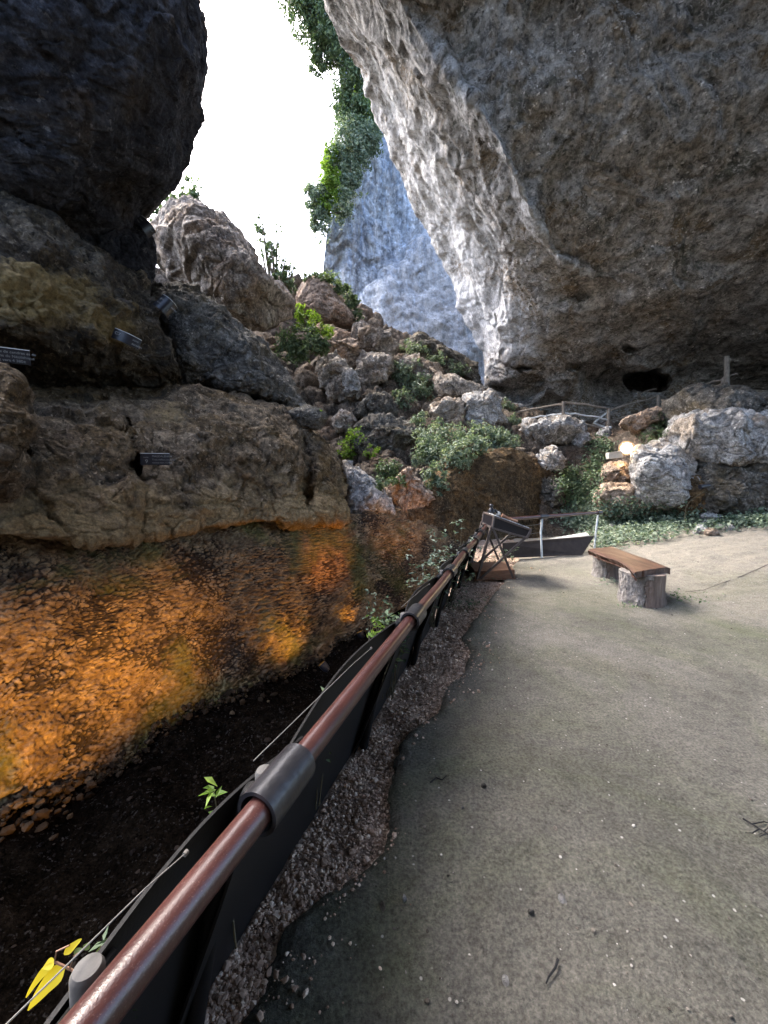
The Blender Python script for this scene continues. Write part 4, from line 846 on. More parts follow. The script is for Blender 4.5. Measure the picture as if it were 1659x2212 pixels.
ivy('grass_tuft', 'thin grassy tuft between the pale blocks of the outcrop', 'grass', [(1424, 925, 18, 26, 420), (1400, 945, 22, 14, 200)], .10, M['leaf_mid'], lift=.12, slim=.18)
ivy('ground_cover', 'low leafy ground cover along the foot of the outcrop', 'ground cover', [(1290, 1120, 60, 34, 1500), (1370, 1120, 70, 36, 1900), (1440, 1130, 60, 34, 1500), (1340, 1155, 70, 28, 1500), (1250, 1125, 50, 30, 1000), (1310, 1175, 40, 18, 500), (1500, 1130, 40, 26, 700), (1600, 1130, 50, 14, 900), (1650, 1125, 40, 22, 900), (1550, 1140, 40, 14, 400), (1400, 1165, 50, 12, 350)], .075, M['leaf_grey'], kind='stuff', lift=.16)
# ------------------------------------------------------------------ the barrier along the trench
def arc_at(x, y): return float((G(x, y, RH) - RA) @ rdir)
S_SLV = [arc_at(600, 1697), arc_at(889, 1332), arc_at(962, 1235), arc_at(999, 1194), arc_at(1021, 1167), arc_at(1036, 1152), arc_at(1050, 1137)]
S_SLV = [arc_at(40, 2460) - .05] + S_SLV
SE = S_SLV[-1] + 0.45
def rp(s, off=0.0, z=RH): p = RA + rdir * s + rnrm * off; return np.array([p[0], p[1], z])
bar = thing('safety_barrier', 'low barrier of a red brown tube and black rubber sheets running along the trench', 'barrier', rp(S_SLV[1], 0, 0))
mb = MB(); ss = np.linspace(-1.4, SE, 60)
mb.tube([rp(s, 0.004 * math.sin(3 * s), RH + 0.004 * math.sin(2.2 * s)) for s in ss], 0.031, 28); mb.build('handrail', M['rail'], bar, True)
for k, s in enumerate(S_SLV):
    mb = MB(); L = 0.085
    # open-ended pipe sleeve with a wall
    for r, sg in ((0.050, 1), (0.041, -1)): mb.tube([rp(s + t) for t in np.linspace(-L, L, 12)], r, 32, caps=False)
    ang = np.linspace(0, 2 * math.pi, 32, endpoint=False); U = np.array([rnrm[0], rnrm[1], 0]); W = np.array([0, 0, 1.0])
    for e in (-L, L):
        a = np.array([rp(s + e) + 0.050 * (math.cos(t) * U + math.sin(t) * W) for t in ang]); b = np.array([rp(s + e) + 0.041 * (math.cos(t) * U + math.sin(t) * W) for t in ang])
        i = np.arange(32); j = (i + 1) % 32; mb.add(np.concatenate([a, b]), np.stack([i, j, 32 + j, 32 + i], 1))
    mb.build('sleeve', M['sleeve'], bar, True)
    mb = MB()
    mb.tube([rp(s, -0.36, -0.35), rp(s, -0.22, 0.35), rp(s, -0.115, RH - 0.10), rp(s, -0.074, RH - 0.03), rp(s, -0.073, RH - 0.024)], [0.024, 0.024, 0.024, 0.023, 0.015], 20); mb.build('post', M['rubber'], bar, True)
    if k == 0: s += .15
    mb = MB(); mb.tube([rp(s + .03, -.066, RH - .05), rp(s + .03, -.064, RH - .004), rp(s + .03, -.064, RH + .004), rp(s + .03, -.064, RH + .007)], [.022, .022, .018, .006], 20); mb.build('post_cap', M['post_grey'], bar, True)
def panel(s0, s1, k):
    nu, nv = 46, 26; bow = {9: .0, 0: .05}.get(k, .075)
    u = np.linspace(0, 1, nu)[None]; v = np.linspace(0, 1, nv)[:, None]
    off = -0.34 + 0.285 * v ** 1.25 - bow * np.sin(math.pi * np.clip(u, 0, 1)) ** 0.9 * v ** 2.2 + 0.03 * (1 - u) ** 4 * np.sin(math.pi * v) ** .6 - 0.03 * u ** 5 + 0.01 * np.sin(7 * u + k) * v
    z = -0.07 + .05 * v + (RH - 0.03) * v + 0.022 * np.sin(math.pi * u) * v ** 3 + 0 * u
    s = s0 - 0.06 + (s1 - s0 + 0.30) * u + 0 * v
    W = RA[None, None] + rdir[None, None] * s[..., None] + rnrm[None, None] * off[..., None]; W[..., 2] = z
    n = grid_normals(W, EYE); T = 0.007
    A = W.reshape(-1, 3); B = (W - n * T).reshape(-1, 3); f = grid_faces(nv, nu)
    idx = np.arange(nv * nu).reshape(nv, nu); lp = np.concatenate([idx[0, :-1], idx[:-1, -1], idx[-1, :0:-1], idx[:0:-1, 0]]); l2 = np.roll(lp, -1); o = nv * nu
    ob = mesh_np('rubber_panel', np.concatenate([A, B]), [f, f[:, ::-1] + o, np.stack([lp, lp + o, l2 + o, l2], 1)], M['rubber'])
    ob.data.set_sharp_from_angle(angle=rad(50)); keep(ob, bar)
for k in range(len(S_SLV) - 1): panel(S_SLV[k], S_SLV[k + 1], k)
panel(2 * S_SLV[0] - S_SLV[1], S_SLV[0], 9); panel(S_SLV[-1], SE + .3, 10)
for k in range(-1, 5):
    mb = MB()
    a = S_SLV[k] if k >= 0 else 2 * S_SLV[0] - S_SLV[1]; b = S_SLV[k + 1]
    mb.tube([rp(a, -0.072, RH + 0.045), rp(a + .5 * (b - a), -0.079, RH + 0.010), rp(a + .66 * (b - a), -0.083, RH - 0.012)], 0.0013, 6)
    mb.tube([rp(a + .66 * (b - a) + q, -0.083, RH - 0.012) for q in (-.004, .004)], 0.005, 8)
    mb.build('tie_cable', M['cable'], bar, True)

# far section at right angles
fr = thing('safety_barrier', 'far end of the barrier, two galvanised posts carrying a thin red brown tube', 'barrier', G(1171, 1199))
pA, pB = P(1058, 1124, 7.0), P(1294, 1107, 8.0); pm = P(1174, 1115.6, 7.5)
mb = MB(); mb.tube([pA, pm, pB], 0.030, 14); mb.build('handrail', M['rail'], fr, True)
mb = MB(); q = (pB - pA) / np.linalg.norm(pB - pA); mb.tube([pm - q * .09, pm + q * .09], 0.046, 16); mb.build('sleeve', M['sleeve'], fr, True)
mb = MB(); mb.tube([pB - q * .05, pB + q * .06], 0.046, 16); mb.build('sleeve', M['sleeve'], fr, True)
g1 = G(1170.6, 1199, 0.03); g1 = P(1170.6, 1199, 7.5)
mb = MB(); mb.tube([P(1170.6, 1205, 7.44), P(1168.5, 1150, 7.47), P(1171.2, 1119, 7.5)], [.020, .018, .020], 10); mb.build('post', M['galv'], fr, True)
mb = MB(); mb.tube([P(1284, 1185, 8.0), P(1287, 1150, 8.0), P(1292, 1110, 8.0)], .018, 10); mb.build('post', M['galv'], fr, True)
for f0, f1 in (((1060, 1146), (1170, 1132)), ((1062, 1166), (1168, 1150)), ((1066, 1185), (1100, 1180))):
    mb = MB(); mb.tube([P(*f0, 7.2), P(*f1, 7.5)], 0.004, 6); mb.build('tie_cable', M['cable'], fr, True)
lw = thing('kick_board', 'dark brown sheet metal edging at the foot of the far barrier', 'edging', P(1190, 1200, 7.6))
mb = MB(); a0, a1, b0, b1 = P(1086, 1206, 7.30), P(1258, 1199, 7.75), P(1086, 1174, 7.30), P(1284, 1158.5, 8.0)
th = np.array([0, .02, 0]); mb.hexa([a0, a1, a1 + th, a0 + th, b0, b1, b1 + th, b0 + th]); mb.build('board', M['wallpanel'], lw)
mb = MB(); mb.bar(b0 + [0, .01, .006], b1 + [0, .01, .006], .035, .012); mb.build('top_edge', M['dkmetal'], lw)
sb_ = thing('stone_slab', 'pale flat slab lying behind the far barrier edging', 'slab', P(1228, 1160, 8.3))
c = [P(1184, 1164, 7.75), P(1266, 1151, 8.05), P(1273, 1156, 8.0), P(1215, 1166, 7.8)]
c = [P(1184, 1163.5, 7.8), P(1213, 1165, 7.85), P(1274, 1155.5, 8.15), P(1265, 1149.5, 8.35)]
mb = MB(); mb.hexa([p - [0, 0, .07] for p in c] + c); mb.build('slab', M['slab'], sb_, bevel=.012)

# ------------------------------------------------------------------ lectern
p0 = G(1026, 1253, 0.02); p1 = G(1111.5, 1249.5, 0.02); dl = float((p0 - EYE) @ FWD)
lec = thing('lectern', 'wooden based sloping metal display stand at the far end of the barrier', 'display stand', (p0 + p1) / 2)
DY = np.array([0.03, 0.62, 0.0])
def LP(x, y): return P(x, y, dl)
mb = MB(); A = [p0, p1, p1 + DY, p0 + DY]; hz = 0.135
mb.hexa([p for p in A] + [p + [0, 0, hz] for p in A]); mb.build('base_box', M['basewood'], lec, bevel=.006)
mb = MB(); mb.hexa([p + [0, -.004, -.01] for p in (p0 - [.01, .012, 0], p1 + [.01, -.012, 0], p1 + [.01, 0, 0], p0 - [.01, 0, 0])] + [p + [0, -.004, .02] for p in (p0 - [.01, .012, 0], p1 + [.01, -.012, 0], p1 + [.01, 0, 0], p0 - [.01, 0, 0])]); mb.build('base_trim', M['basewood'], lec)
FO = np.array([0, -.03, 0])
for off in (FO, DY + [0, .02, 0]):
    mb = MB(); mb.bar(LP(1030, 1250) + off, LP(1060, 1136) + off, .034); mb.build('leg', M['dkmetal'], lec, bevel=.003)
    mb = MB(); mb.bar(LP(1036, 1249) + off, LP(1141, 1154) + off, .032); mb.build('leg', M['dkmetal'], lec, bevel=.003)
    mb = MB(); mb.bar(LP(1064, 1141) + off, LP(1107, 1247) + off, .032); mb.build('leg', M['dkmetal'], lec, bevel=.003)
tl, tr_, br, bl_ = LP(1065.5, 1115), LP(1144, 1144), LP(1136, 1161), LP(1061.5, 1140)
FY_ = FO * 1.6; BK = DY + [0, .05, 0]
mb = MB(); mb.bar(tl + FY_, tr_ + FY_, .03); mb.bar(bl_ + FY_, br + FY_, .03); mb.bar(tl + FY_, bl_ + FY_, .03); mb.bar(tr_ + FY_, br + FY_, .03)
mb.bar(tl + BK, tr_ + BK, .03); mb.bar(bl_ + BK, br + BK, .03); mb.bar(tl + BK, bl_ + BK, .03); mb.bar(tr_ + BK, br + BK, .03)
for c in (tl, tr_, br, bl_): mb.bar(c + FY_, c + BK, .03)
mb.build('desk_frame', M['dkmetal'], lec, bevel=.003)
mb = MB(); i0 = np.array([0, .012, 0]); mb.hexa([bl_ + FY_ + i0, br + FY_ + i0, br + BK - i0, bl_ + BK - i0, tl + FY_ + i0 - [0, 0, .012], tr_ + FY_ + i0 - [0, 0, .012], tr_ + BK - i0 - [0, 0, .012], tl + BK - i0 - [0, 0, .012]])
mb.build('desk_box', M['signblack'], lec)
def print_mat():
    m, nt, b = newmat('printed_panel'); co = coords(nt, (1, 1, 1))
    n = noise(nt, co, 9, 7, 0.65, 1.0)
    col = ramp(nt, n, [(0.35, (0.12, 0.14, 0.15)), (0.47, (0.48, 0.52, 0.54)), (0.60, (0.80, 0.82, 0.80))])
    nt.links.new(col, b.inputs['Base Color']); b.inputs['Roughness'].default_value = 0.25; return m
M['paperprint'] = print_mat()
nrm = np.cross(tr_ - tl, BK - FY_); nrm /= np.linalg.norm(nrm); nrm *= np.sign(nrm[2]); al = (tr_ - tl) / np.linalg.norm(tr_ - tl)
def DK(a, b, h): return tl + FY_ + (tr_ - tl) * a + (BK - FY_) * b + nrm * h
mb = MB(); mb.hexa([DK(.04, .05, .016), DK(.96, .05, .016), DK(.96, .72, .016), DK(.04, .72, .016), DK(.04, .05, .026), DK(.96, .05, .026), DK(.96, .72, .026), DK(.04, .72, .026)]); mb.build('display_panel', M['paperprint'], lec)
mb = MB(); mb.hexa([DK(.04, .75, .016), DK(.97, .75, .016), DK(.97, .95, .016), DK(.04, .95, .016), DK(.04, .75, .028), DK(.97, .75, .028), DK(.97, .95, .028), DK(.04, .95, .028)]); mb.build('pen_ledge', M['dkmetal'], lec)
# things lying on its top edge
q = DK(.14, .80, .03)
fg = thing('carved_figure', 'small dark carved figure standing on the upper corner of the display stand', 'figurine', q)
mb = MB(); mb.tube([q + [0, 0, z] for z in (0, .02, .06, .085, .10)], [.055, .062, .05, .03, .022], 14); mb.build('body', M['signblack'], fg, True)
mb = MB(); mb.tube([q + [0, 0, z] for z in (.095, .11, .13, .15, .158)], [.012, .03, .034, .024, .006], 12); mb.build('head', M['signblack'], fg, True)
mb = MB(); mb.tube([q + [.05, 0, .055], q + [.085, 0, .035], q + [.10, 0, .0]], [.026, .022, .012], 10); mb.build('arm', M['signblack'], fg, True)
q = DK(.36, .82, .03); v, f = ico(); o = mesh_np('stone', v * [.045, .035, .05] * RNG.uniform(.8, 1.2, (12, 1)), f, M['flake'], smooth=False); o.location = V(q + [0, 0, .04]); tag(o, 'small white stone beside the dark figure on the display stand', 'stone')
a, b = DK(.46, .86, .055), DK(.93, .84, .05)
o = MB(); t = np.linspace(0, 1, 9); o.tube([a + (b - a) * k for k in t], [.036, .032, .024, .020, .020, .020, .022, .026, .020], 12); o = o.build('bone_tool', M['basewood'], None, True); tag(o, 'pale brown bone like stick lying along the back of the display stand', 'stick')

# ------------------------------------------------------------------ log bench
SH = 0.455
be = thing('log_bench', 'rustic plank bench on two log stumps in the middle of the floor', 'bench', G(1393, 1313, 0))
FL, FR, NL, NR = G(1270, 1186, SH), G(1324, 1180, SH), G(1372, 1236, SH), G(1447, 1224, SH)
nu, nv = 60, 26; u = np.linspace(0, 1, nu)[None]; v = np.linspace(0, 1, nv)[:, None]
Lc = FL + (NL - FL) * u[..., None] + np.array([1, 0, 0]) * (0.05 * np.sin(u * 3.1) - .03 * np.sin(u * 7))[..., None]; Rc = FR + (NR - FR) * u[..., None] - np.array([1, 0, 0]) * (0.025 * np.sin(np.clip(u * 1.25, 0, 1) * math.pi) ** 1.2)[..., None]
T = Lc + (Rc - Lc) * v[..., None]; tp = T.reshape(-1, 3)
T[..., 2] += 0.006 * fbm(tp * np.array([6, 1, 1]), 2.0, 4, 0.6, 131).reshape(nv, nu) + 0.012 * np.sin(u * 3) - 0.02 * (np.abs(2 * v - 1) ** 8)
T[..., 1] += (0.02 * fbm(tp, 14, 3, 0.6, 135).reshape(nv, nu)) * (u > .97)
Bm = T.copy(); Bm[..., 2] -= 0.075; Bm[0] += np.array([.05, 0, 0]) + 0.03 * fbm(tp, 8, 3, .6, 133).reshape(nv, nu)[0][:, None]
def closed(A, B, name, mat, parent):
    nv, nu = A.shape[:2]; idx = np.arange(nv * nu).reshape(nv, nu); lp = np.concatenate([idx[0, :-1], idx[:-1, -1], idx[-1, :0:-1], idx[:0:-1, 0]]); l2 = np.roll(lp, -1); o = nv * nu; f = grid_faces(nv, nu)
    ob = mesh_np(name, np.concatenate([A.reshape(-1, 3), B.reshape(-1, 3)]), [f, f[:, ::-1] + o, np.stack([lp, lp + o, l2 + o, l2], 1)], mat); ob.data.set_sharp_from_angle(angle=rad(45)); keep(ob, parent); return ob
closed(T, Bm, 'seat', M['plank'], be)
def log_mat():
    m, nt, b = newmat('half_barked_log'); co = coords(nt)
    sx = N(nt, 'ShaderNodeSeparateXYZ'); nt.links.new(co, sx.inputs[0])
    msk = ramp(nt, mth(nt, 'ADD', mth(nt, 'ADD', mth(nt, 'MULTIPLY', sx.outputs[0], -1.4), mth(nt, 'MULTIPLY', noise(nt, co, 5, 5, .6), 1.0)), 0.0), [(.60, 0), (.64, 1)])
    bark = ramp(nt, noise(nt, coords(nt, (2.5, 2.5, 1.1)), 9, 10, .72, .5), [(.3, (.10, .09, .08)), (.5, (.24, .215, .195)), (.68, (.46, .43, .40))])
    bare = ramp(nt, noise(nt, coords(nt, (6, 6, .6)), 4, 8, .65), [(.3, (.10, .07, .055)), (.55, (.19, .145, .12)), (.75, (.30, .25, .21))])
    nt.links.new(mix(nt, msk, bare, bark), b.inputs['Base Color']); b.inputs['Roughness'].default_value = .9
    bump(nt, b, mth(nt, 'ADD', mth(nt, 'MULTIPLY', noise(nt, coords(nt, (2, 2, 1)), 16, 8, .7), mth(nt, 'ADD', mth(nt, 'MULTIPLY', msk, 1.4), .3)), mth(nt, 'MULTIPLY', msk, .5)), 1.0, .02); return m
M['log'] = log_mat()
def stump(cx, cy, r, h, seed):
    na, nh = 120, 46; a = np.linspace(0, 2 * math.pi, na, endpoint=False)[None]; z = np.linspace(-.03, h, nh)[:, None]
    base = np.stack([np.cos(a) + 0 * z, np.sin(a) + 0 * z, z + 0 * a], -1).reshape(-1, 3)
    rr = r * (1 + 0.05 * np.exp(-(base[:, 2] / .09) ** 2) - .03 * np.sin(base[:, 2] / h * 3.1)) + 0.014 * fbm(base * [1, 1, .8], 2.0, 3, .5, seed) + np.where(base[:, 0] < -.1, 1, .35) * 0.010 * fbm(base * [3.0, 3.0, 5.0], 2.0, 5, .65, seed + 5, ridged=True)
    p = base * np.stack([rr, rr, np.ones_like(rr)], 1); idx = np.arange(na * nh).reshape(nh, na); nx = np.roll(idx, -1, 1)
    f = np.stack([idx[:-1], nx[:-1], nx[1:], idx[1:]], -1).reshape(-1, 4); p = np.concatenate([p, [[0, 0, h]]])
    o = mesh_np('log', p, [f, np.stack([idx[-1], nx[-1], np.full(na, na * nh)], 1)], M['log']); o.data.set_sharp_from_angle(angle=rad(50))
    o.parent = be; o.location = Vector((cx, cy, 0)) - be.location; return o
gn = G(1393, 1314, 0); stump((1396 - CX) / F * (gn[1] + .25), gn[1] + .25, .25, SH - .068, 141)
gf = G(1315, 1253, 0); stump((1318 - CX) / F * (gf[1] + .2), gf[1] + .20, .205, SH - .068, 151)

# ------------------------------------------------------------------ wooden fence on the terrace
FD = 14.6
def fp_(cx, cy): return 1086.2 + cx * .3452, 757 + cy * .3452
def fence(label, posts, rails, d=FD):
    x, y = fp_(*posts[0][1]); root = thing('wooden_fence', label, 'fence', P(x, y, d))
    for (t, b, w) in posts:
        mb = MB(); mb.tube([P(*fp_(*t), d), P(*fp_((t[0] + b[0]) / 2, (t[1] + b[1]) / 2), d), P(*fp_(b[0], b[1] + 14), d)], w, 12); mb.build('post', M['fence'], root, True)
    for (a, b, w, dd0, dd1, mt) in rails:
        pa, pb = P(*fp_(*a), dd0), P(*fp_(*b), dd1); t = np.linspace(0, 1, 9); pts = [pa + (pb - pa) * k + RNG.normal(size=3) * .012 + [0, 0, .02 * math.sin(k * 3.1)] for k in t]
        mb = MB(); mb.tube(pts, w, 10); mb.build('rail', M[mt], root, True)
    return root
fence('weathered pole fence with two rails crossing the terrace at the back of the cave', [((378, 318), (378, 445), .055), ((663, 362), (660, 520), .06), ((973, 280), (973, 350), .055)],
      [((75, 388), (372, 338), .036, 15.6, FD, 'fence'), ((105, 437), (372, 398), .034, 15.6, FD, 'whitebar'), ((384, 325), (660, 364), .036, FD, FD, 'fence'), ((384, 391), (660, 432), .032, FD, FD, 'whitebar'), ((384, 441), (660, 496), .036, FD, FD, 'fence'), ((668, 374), (975, 291), .036, FD, FD + .5, 'fence'), ((676, 441), (895, 384), .036, FD, FD + .4, 'fence')])
fence('short fence piece at the right end of the terrace, beside the tall wooden post', [((1378, 173), (1378, 225), .06)], [((1262, 214), (1378, 181), .035, 14.0, 13.4, 'fence'), ((1378, 172), (1466, 147), .03, 13.4, 13.4, 'fence')], 13.4)
fence('short lone handrail inside the dark cave mouth', [((840, 262), (870, 285), .03)], [((862, 268), (956, 239), .035, 16.6, 16.8, 'fence')], 16.6)
o = MB(); o.tube([P(*fp_(1401, 38), 13.2), P(*fp_(1401, 130), 13.2), P(*fp_(1401, 235), 13.2)], [.072, .075, .078], 14); o = o.build('wooden_post', M['fence'], None, True); tag(o, 'tall thick wooden post standing on top of the right hand outcrop', 'post')
ts = thing('trestle', 'small grey folding trestle leaning against the middle fence post', 'trestle', P(*fp_(655, 500), 15.0))
for (a, b) in (((570, 452), (655, 386)), ((570, 456), (662, 486)), ((596, 472), (655, 432)), ((650, 440), (632, 525)), ((680, 445), (706, 500))):
    mb = MB(); mb.bar(P(*fp_(*a), 15.0), P(*fp_(*b), 14.9), .055); mb.build('bar', M['galv'] if a[0] == 570 else M['dkmetal'], ts)
gl = MB(); q = P(*fp_(672, 483), 14.4); gl.tube([q + [0, 0, z] for z in (-.06, -.045, 0, .045, .06)], [.01, .045, .062, .045, .01], 12); o = gl.build('lamp_globe', M['whitebar'], None, True); tag(o, 'small white globe at the foot of the middle fence post', 'lamp')

# ------------------------------------------------------------------ flood lamp on the outcrop
def emit(name, col, st):
    m = bpy.data.materials.new(name); m.use_nodes = True; nt = m.node_tree; nt.nodes.remove(nt.nodes['Principled BSDF']); e = nt.nodes.new('ShaderNodeEmission'); e.inputs[0].default_value = (*col, 1); e.inputs[1].default_value = st
    nt.links.new(e.outputs[0], nt.nodes['Material Output'].inputs[0]); return m
M['lampglow'] = emit('lamp_glow', (1, .84, .55), 18)
lq = P(1353, 968, 10.3)
fl = thing('flood_lamp', 'lit warm flood lamp among the salmon pink rocks', 'lamp', lq)
tow = (EYE + np.array([1.2, 0, -.3]) - lq); tow /= np.linalg.norm(tow); mb = MB()
mb.tube([lq - tow * .16, lq - tow * .12, lq - tow * .02, lq + tow * .03, lq + tow * .035], [.06, .10, .165, .185, .185], 20); mb.build('housing', M['dkmetal'], fl, True)
mb = MB(); mb.tube([lq + tow * .036, lq + tow * .045, lq + tow * .06, lq + tow * .065], [.125, .12, .08, .01], 20); mb.build('lens', M['lampglow'], fl, True)
l = bpy.data.lights.new('flood_light', 'SPOT'); l.energy = 3; l.color = (1, .66, .32); l.spot_size = rad(165); l.spot_blend = .6; l.shadow_soft_size = .12
lo = bpy.data.objects.new('flood_light', l); COL.objects.link(lo); lo.location = V(lq + tow * .16 + np.array([0, 0, .02])); lo.rotation_euler = Vector(tuple(-tow)).to_track_quat('Z', 'Y').to_euler(); lo.parent = fl; lo.location = Vector(tuple(tow * .16))
# the lamp lights the stones round it
l2 = bpy.data.lights.new('flood_spill', 'POINT'); l2.energy = 3; l2.color = (1, .66, .32); l2.shadow_soft_size = .1
lo2 = bpy.data.objects.new('flood_spill', l2); COL.objects.link(lo2); lo2.parent = fl; lo2.location = Vector(tuple(tow * .28 + np.array([0, 0, .05])))
bx_ = thing('junction_box', 'small pale box on the stones just left of the flood lamp', 'box', P(1326, 985, 10.25))
mb = MB(); mb.box(P(1327, 984, 10.2), (.17, .11, .075), ((.97, -.2, .12), (.2, .97, 0), (-.12, 0, .99))); mb.build('case', M['flake'], bx_, bevel=.015)
mb = MB(); mb.box(P(1327, 984, 10.2) + [0, -.02, .083], (.18, .12, .012), ((.97, -.2, .12), (.2, .97, 0), (-.12, 0, .99))); mb.build('lid', M['flake'], bx_, bevel=.006)
# fixture on the outcrop and the cable hanging from it
fx = thing('wall_spotlight', 'small black spotlight fixed to the dark lower rock of the outcrop', 'lamp', P(1524, 1052, 9.0))
mb = MB(); mb.tube([P(1512, 1052, 8.95), P(1532, 1049, 8.95)], [.055, .045], 12); mb.build('housing', M['signblack'], fx, True)
mb = MB(); mb.bar(P(1525, 1052, 9.0), P(1529, 1062, 9.3), .04); mb.build('bracket', M['dkmetal'], fx)
mb = MB(); mb.tube([P(x, y, 8.95) for x, y in ((1524, 1060), (1505, 1072), (1490, 1083), (1481, 1098), (1479, 1120), (1480, 1140))], .006, 6); o = mb.build('cable', M['stem'], None, True); tag(o, 'thin pale cable hanging from the spotlight down the orange brown rock', 'cable')
# cairn and stray stones at the floor edge
def stone(label, x, y, r, mat, dz=0.0, sq=(1, 1, .7), name='stone', seed=0, group=None):
    h = hit(x, y); c = h[0]; poly = [(x + a * r[0], y + b * r[1]) for a, b in ((-1, .2), (-.8, -.6), (-.1, -1), (.7, -.75), (1, .1), (.6, .8), (-.3, 1))]
    d = h[2] - 0.4 * r[0] / F * h[2]; o = blob(name, poly, d, r[0] / F * d * .9, M[mat], 500 + seed, amp=.016 * r[0] / 12 * 3, scale=.35, na=56, nr=26, facet=1.0)
    return tag(o, label, 'stone', group)
stone('flat pale stone crowning the little cairn by the outcrop', 1532, 1116, (20, 6), 'pale', seed=1)
stone('chunky pale stone in the middle of the little cairn', 1531, 1131, (18, 11), 'pale', seed=2)
stone('tan stone at the bottom left of the little cairn', 1512, 1150, (15, 12), 'pale', seed=3)
stone('tan stone at the bottom right of the little cairn', 1541, 1152, (16, 9), 'reddish', seed=4)
stone('low pale stone to the right of the little cairn', 1566, 1143, (16, 6), 'pale', seed=5)
for k, (x, y, a, b) in enumerate(((1312, 1150, 13, 8), (1290, 1138, 12, 7), (1330, 1138, 12, 6), (1305, 1163, 12, 6), (1345, 1150, 9, 5), (1284, 1152, 9, 6))):
    stone('pale loose stone in the leafy heap behind the bench', x, y, (a, b), 'pale', seed=10 + k, group='stones in the leafy heap')

# ------------------------------------------------------------------ label strips on the left rock
def text_mesh(txt, size, mat, name, align='LEFT'):
    cu = bpy.data.curves.new(name, 'FONT'); cu.body = txt; cu.size = size; cu.align_x = align; cu.extrude = .0008; tmp = bpy.data.objects.new(name, cu); COL.objects.link(tmp)
    bpy.context.view_layer.update(); me = bpy.data.meshes.new_from_object(tmp.evaluated_get(bpy.context.evaluated_depsgraph_get())); bpy.data.objects.remove(tmp); bpy.data.curves.remove(cu)
    o = bpy.data.objects.new(name, me); COL.objects.link(o); me.materials.clear(); me.materials.append(mat); return o
def sign(label, x, y, w, h, yaw, roll, lines, pitch=0.0, lift=.05, bend=0.0, d=None):
    """strip w x h frame units, centred at x, y on the rock"""
    if d is None:
        ds = [q[2] for q in (hit(x + a * w, y + b * h) for a in (-.4, 0, .4) for b in (-.4, .4)) if q is not None]; d = min(ds) - lift
    W, H = .92 * w / F * d, .92 * h / F * d; root = thing('label_strip', label, 'sign', P(x, y, d))
    root.rotation_euler = (rad(90) + pitch, roll, yaw)
    n = 13; t = np.linspace(-.5, .5, n); zc = -bend * W * (2 * t) ** 2
    vf = np.array([[tx * W, s * H / 2, z] for s in (-1, 1) for tx, z in zip(t, zc)]); vb = vf - [0, 0, .012]
    i = np.arange(n - 1); q = np.stack([i, i + 1, n + i + 1, n + i], 1); o = 2 * n
    lp = np.concatenate([np.arange(n), np.arange(2 * n - 1, n - 1, -1)]); l2 = np.roll(lp, -1)
    b = mesh_np('strip', np.concatenate([vf, vb]), [q, q[:, ::-1] + o, np.stack([lp, lp + o, l2 + o, l2], 1)], M['signblack'], smooth=False); b.parent = root
    e = mesh_np('edge', np.concatenate([vf[n:] + [0, .004, .002], vf[n:] + [0, -.004, .002], vb[n:] + [0, .004, 0]]), np.concatenate([np.stack([n + i, n + i + 1, i + 1, i], 1), np.stack([i, i + 1, 2 * n + i + 1, 2 * n + i], 1)]), M['slab'], smooth=False); e.parent = root
    for (txt, tx, ty, sz) in lines:
        m = text_mesh(txt, sz * H, M['signtext'], 'lettering'); m.location = (tx * W, ty * H, .004 - bend * W * .3); m.parent = root
    return root
SIG = [(.62, .5)]
sign('black label strip numbered 9 beside the crack in the brown block', 335, 992, 62, 27, rad(14), rad(0), [('couche', -.40, .12, .14), ('9', -.34, -.34, .46), ('MAGDALENIEN', -.10, .18, .23), ('Trois milliers entre les', -.10, -.10, .20), ('racines vers 12 000', -.10, -.36, .20)], lift=.04)
sign('black label strip above the rounded rock nose at the left edge', 20, 768, 74, 34, rad(38), rad(-2), [('dence de cendres et de', -.44, .16, .25), ('tations du Néolithique', -.44, -.12, .25), ('ment vers 4 380±', -.44, -.40, .25)], lift=.05)
sign('tilted black label strip curling on the ochre ledge', 272, 730, 58, 24, rad(22), rad(22), [('C7', -.42, -.05, .40), ('2 habitations', -.20, .06, .30), ('couches étroites', -.20, -.34, .30)], lift=.06, bend=.12)
sign('curled grey label strip high on the dark rock under the overhang', 314, 486, 40, 26, rad(38), rad(42), [('couche de sable', -.42, .05, .24), ('vers 9 000', -.42, -.28, .24)], lift=.06, bend=.2)
sign('curled grey label strip at the left end of the slanting slab', 358, 658, 38, 36, rad(35), rad(38), [('galets et sable', -.42, .10, .20), ('couche 3', -.42, -.22, .20)], lift=.06, bend=.25)

